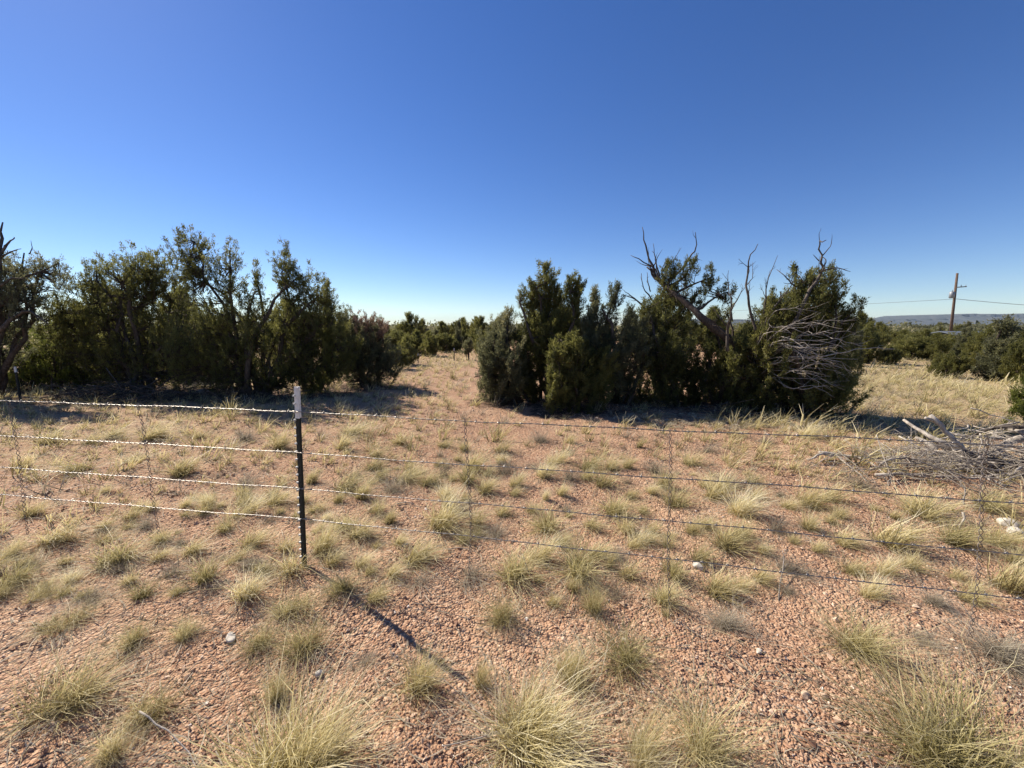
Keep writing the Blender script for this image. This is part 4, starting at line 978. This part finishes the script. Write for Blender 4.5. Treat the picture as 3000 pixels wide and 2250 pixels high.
# grey cushion plants at the edge of the tree shade
def cushions():
    r = np.random.default_rng(41); n = 260
    u = r.uniform(1330, 1830, n); v = 905 + (u - 1330) * .035 + r.normal(0, 8, n); Vs, Ts, k = [], [], 0
    for a, b in zip(u, v):
        g = G(a, b); s = r.uniform(.025, .07); m = 70
        d = nrm(r.normal(size=(m, 3))); d[:, 2] = np.abs(d[:, 2]); o = g + [0, 0, float(hgt(g[0], g[1]))] + d * s * [1, 1, .7]
        sd_ = nrm(np.cross(d, r.normal(size=(m, 3)))) * .007; Vs.append(np.stack([o - sd_, o + sd_, o + nrm(d + r.normal(size=(m, 3)) * .4) * .022], 1).reshape(-1, 3)); Ts.append(np.full(m * 3, r.uniform(.35, .8)))
    V = np.concatenate(Vs)
    o = link('cushion_plants', mesh_np('cushion_plants', V, np.arange(len(V)).reshape(-1, 3), attrs={'tint': np.concatenate(Ts)}, mats=[M['greygrass']]))
    tag(o, 'low grey cushion plants along the shade edge of the right junipers', 'ground cover', kind='stuff')
cushions()

# ---------------------------------------------------------------- stones
def stone(u, v, sx, sy, sz, mat, label, seed, cat='rock', name='rock'):
    import bmesh
    bm = bmesh.new(); bmesh.ops.create_icosphere(bm, subdivisions=3, radius=1)
    r = np.random.default_rng(seed); P = nrm(r.normal(size=(9, 3)))
    for vt in bm.verts:
        p = np.array(vt.co)
        for k in P:
            d = p @ k
            if d > .72: p = p - k * (d - .72) * .85
        p = p + .05 * np.sin(p[::-1] * 6 + seed)
        vt.co = (p[0] * sx, p[1] * sy, p[2] * sz)
    me = bpy.data.meshes.new(name); bm.to_mesh(me); bm.free(); me.materials.append(M[mat])
    g = G(u, v); o = link(name, me, None, (g[0], g[1], float(hgt(g[0], g[1])) + sz * .45)); o.rotation_euler = (0, 0, seed)
    return tag(o, label, cat)
stone(1508, 1223, .038, .03, .03, 'whiterock', 'white angular stone right of the second stay near the lowest wire', 2)
stone(1535, 1218, .02, .02, .018, 'whiterock', 'small white stone to the right of the white angular stone', 3)
stone(498, 1378, .026, .045, .012, 'whiterock', 'flat pale stone slab lying in gravel in the left foreground', 4)
stone(438, 854, .26, .13, .10, 'whiterock', 'pale boulder in the shade under the left junipers', 5)
stone(2178, 1128, .075, .07, .05, 'whiterock', 'bright white stone in grass at the right edge', 6)
stone(2195, 1150, .06, .05, .04, 'whiterock', 'smaller white stone touching the bright white stone at the right edge', 16)
stone(1640, 1412, .018, .016, .014, 'whiterock', 'pale stone right of the ragged grey tuft', 7)
stone(1739, 1512, .022, .02, .018, 'brownrock', 'round tan stone in the right foreground, left of two', 8)
stone(1778, 1516, .017, .016, .014, 'brownrock', 'round tan stone in the right foreground, right of two', 9)
stone(875, 1186, .028, .016, .010, 'whiterock', 'flat white stone in gravel left of the first stay', 10)
stone(1380, 1175, .018, .02, .012, 'whiterock', 'small white stone left of the second stay', 11)
stone(800, 1110, .03, .03, .02, 'brownrock', 'brown stone beside the mound tuft right of the post', 12)
stone(690, 1455, .02, .02, .015, 'whiterock', 'small pale stone under the olive pair of tufts', 13)
stone(2010, 925, .05, .05, .04, 'whiterock', 'pale lump at the left end of the right brush pile', 14)

# ---------------------------------------------------------------- fallen branches and brush piles
def px4(X, Yp): return ((2400 + X * .3315) * .7373, (1150 + Yp * .3315) * .7373)
def fallen(pts, conv, zs, r0, r1, label, seed, side=4, dep=2, mat='deadwood', group=None, dY=0., lf=.3):
    """pts in the photo, zs the height above the ground at each"""
    P = []
    for p, z in zip(pts, zs):
        u, v = conv(*p); d = ray(u, v); t = (z - H) / d[2]; P.append([d[0] * t, d[1] * t, z + float(hgt(d[0] * t, d[1] * t))])
    P = np.array(P); b = P[0].copy(); b[2] = float(hgt(b[0], b[1])); rng = np.random.default_rng(seed); mb = MB()
    twiggy(mb, rng, P - b, r0, r1, dep, side, .6, 7, lf)
    o = link('fallen_branch', mb.mesh('fallen_branch', [M[mat]], True), None, b); return tag(o, label, 'branch', group)
idn = lambda a, b: (a, b)
gp = 'pale branches of the right brush pile'
fallen([(0,548),(140,568),(400,605),(520,680),(640,770)], px4, [.08,.06,.06,.04,.02], .022, .006, 'long pale bare branch reaching left from the right brush pile', 1, 3, 1, group=gp)
fallen([(140,570),(260,640),(360,700),(420,770)], px4, [.06,.05,.04,.02], .013, .005, 'pale branch forking down from the long left reaching one', 2, 2, 1, group=gp)
fallen([(-110,590),(-60,585),(0,560),(140,572)], px4, [.04,.08,.1,.06], .008, .014, 'thin pale tip at the far left end of the right brush pile', 22, 4, 1, group=gp)
fallen([(500,715),(700,715),(950,735),(1200,750),(1430,765),(1600,830),(1740,860)], px4, [.06,.06,.05,.05,.05,.04,.02], .02, .006, 'straight pale branch lying across the front of the right brush pile', 3, 5, 1, group=gp)
fallen([(980,190),(1080,290),(1180,390),(1260,470),(1330,540),(1360,600)], px4, [.62,.50,.38,.28,.18,.10], .026, .022, 'thick pale forked log standing up from the right brush pile', 4, 1, 1, group=gp)
fallen([(945,215),(1010,240),(1060,270)], px4, [.60,.55,.50], .018, .02, 'short fork stub of the standing pale log', 41, 0, 0, group=gp)
fallen([(745,250),(870,320),(1000,385),(1150,450),(1280,500)], px4, [.42,.36,.32,.26,.2], .016, .035, 'grey branch slanting up left out of the right brush pile', 5, 4, 1, group=gp)
fallen([(1060,450),(1250,500),(1450,560),(1620,600),(1900,620)], px4, [.26,.24,.2,.16,.1], .034, .03, 'dark thick log lying through the right brush pile', 6, 3, 1, 'darkwood', group=gp)
fallen([(1340,380),(1450,320),(1600,285),(1750,285),(1950,310)], px4, [.3,.42,.5,.52,.5], .010, .03, 'curved dark branch arching over the right end of the brush pile', 7, 2, 1, 'darkwood', group=gp)
fallen([(1560,500),(1660,440),(1780,400),(1980,390)], px4, [.2,.28,.34,.36], .03, .05, 'smooth grey limb at the right edge of the brush pile', 8, 1, 1, group=gp)
fallen([(1700,310),(1780,330),(1860,370),(2000,420)], px4, [.46,.46,.42,.4], .038, .03, 'broken pale slab of wood at the right edge', 9, 0, 0, group=gp)
fallen([(1290,500),(1320,560),(1310,620),(1290,680)], px4, [.22,.16,.10,.04], .022, .012, 'short crooked dark stick in front of the standing log', 10, 2, 1, 'darkwood', group=gp)
fallen([(520,690),(560,620),(680,585),(860,605)], px4, [.03,.14,.18,.14], .016, .005, 'bent grey stick rising from the long pale branch', 11, 3, 1, group=gp)
fallen([(680,580),(750,620),(820,670)], px4, [.14,.1,.05], .010, .003, 'thin pale twig forking off the bent grey stick', 12, 2, 1, group=gp)
fallen([(850,400),(930,430),(1040,500)], px4, [.2,.18,.12], .02, .028, 'splintered pale stick in the middle of the right brush pile', 13, 2, 1, group=gp)
fallen([(1690,720),(1800,650),(1950,600)], px4, [.08,.16,.2], .014, .01, 'pale stick at the right edge in front of the dark log', 14, 2, 1, group=gp)
fallen([(1270,1060),(1290,1120),(1240,1170),(1245,1220)], px4, [.14,.10,.06,.02], .009, .006, 'small crooked white twig left of the right stay', 15, 2, 1, group=gp)
# forked twig near the fence
fallen([(1683,1290),(1688,1240),(1695,1210),(1690,1190)], idn, [.0,.05,.08,.10], .0045, .002, 'small upright forked pale twig beside the dark dead tuft', 16, 3, 1, lf=.5, mat='greywood')
fallen([(906,1195),(935,1183),(958,1176)], idn, [.01,.012,.01], .006, .004, 'short grey stick on the gravel left of the first stay', 17, 0, 0)
fallen([(968,1190),(990,1184),(1012,1186)], idn, [.01,.012,.01], .005, .003, 'grey stick on the gravel touching the first stay', 18, 0, 0)
fallen([(858,1095),(880,1088),(895,1090)], idn, [.012,.012,.01], .006, .003, 'short grey stick beside the round tuft', 19, 0, 0)
fallen([(820,1178),(834,1174)], idn, [.01,.01], .006, .004, 'grey wood chip in the gravel right of the post', 20, 0, 0)
fallen([(1128,1195),(1142,1235)], idn, [.09,.01], .006, .004, 'white split stick leaning at the foot of the upright straw tuft', 21, 0, 0)
fallen([(300,1530),(345,1562),(400,1610),(440,1670)], idn, [.12,.08,.05,.02], .0035, .002, 'long straw stem lying across the gravel at the bottom left', 23, 0, 0, 'deadwood')
fallen([(955,1625),(1050,1595),(1165,1560)], idn, [.05,.05,.04], .002, .0015, 'long pale grass stem beside the wide straw tuft at the bottom', 24, 0, 0, 'deadwood')

def brush(name, label, cx, cy, rx, ry, hz, n, r0, mat, seed, lmin=.4, lmax=1.4):
    r = np.random.default_rng(seed); mb = MB()
    for _ in range(n):
        a = r.uniform(0, 6.28); q = math.sqrt(r.uniform()); x = q * math.cos(a) * rx; y = q * math.sin(a) * ry
        top = hz * (1 - q * q) * r.uniform(.1, 1); d = r.uniform(0, 6.28); L = r.uniform(lmin, lmax)
        dv = np.array([math.cos(d), math.sin(d) * .85, r.normal() * .28]) * L / 2
        c = np.array([x, y, top + .03]); P = [c - dv, c + r.normal(size=3) * L * .05, c + dv]
        P = [np.array([p[0], p[1], max(p[2], .01)]) for p in P]
        twiggy(mb, r, P, r.uniform(.4, 1) * r0, .002, 1, 4, .7, 4, .35)
    o = link(name, mb.mesh(name, [M[mat]], True), None, (cx, cy, float(hgt(cx, cy)))); return tag(o, label, 'brush pile', kind='stuff')
b = G(280, 862); brush('brush_pile', 'dark heap of dead juniper branches in the shade under the left junipers', b[0], b[1] - .1, 1.7, .7, .42, 170, .016, 'darkwood', 51)
b = G(520, 868); brush('dead_twigs', 'dark dead twigs on the ground below the tallest left juniper', b[0], b[1] + .3, 2.0, .5, .14, 60, .010, 'darkwood', 52)
b = G(2110, 1040); brush('brush_pile', 'tangle of thin grey twigs filling the right brush pile', b[0] + .1, b[1] - .02, 1.2, .6, .36, 120, .009, 'greywood', 53, .25, .95)
b = G(2010, 1000); brush('brush_pile', 'thin grey twigs at the left of the right brush pile', b[0] - .1, b[1], .9, .35, .14, 70, .006, 'deadwood', 54, .2, .7)
b = G(2165, 1020); brush('brush_pile', 'tall grey twiggy core of the right brush pile behind the standing log', b[0] + .1, b[1] + .25, .9, .35, .62, 70, .012, 'deadwood', 61, .35, 1.0)
b = G(1960, 1015); brush('brush_pile', 'loose bleached twigs spread left and in front of the right brush pile', b[0], b[1] - .05, 1.0, .45, .22, 80, .005, 'deadwood', 58, .25, .9)
b = G(2150, 1010); brush('brush_pile', 'pale splintered sticks heaped under the standing log of the right brush pile', b[0], b[1], .8, .3, .3, 60, .013, 'deadwood', 57, .2, .7)
b = G(1500, 900); brush('dead_twigs', 'dead twigs in the shade below the right junipers', b[0], b[1] + .2, 2.2, .4, .08, 50, .008, 'darkwood', 55)

# ---------------------------------------------------------------- air
def haze():
    m = bpy.data.materials.new('thin_air'); m.use_nodes = True; t = m.node_tree; t.nodes.clear()
    o = t.nodes.new('ShaderNodeOutputMaterial'); v = t.nodes.new('ShaderNodeVolumePrincipled')
    v.inputs['Color'].default_value = (.62, .78, 1, 1); v.inputs['Density'].default_value = 3.5e-5; v.inputs['Anisotropy'].default_value = .0
    t.links.new(v.outputs[0], o.inputs['Volume'])
    mb = MB(); mb.box((0, 6500, 100), (26000, 16000, 320)); ob = link('haze', mb.mesh('haze', [m])); ob['kind'] = 'stuff'
    tag(ob, 'thin blue haze in the air over the far mesa', 'haze')
haze()
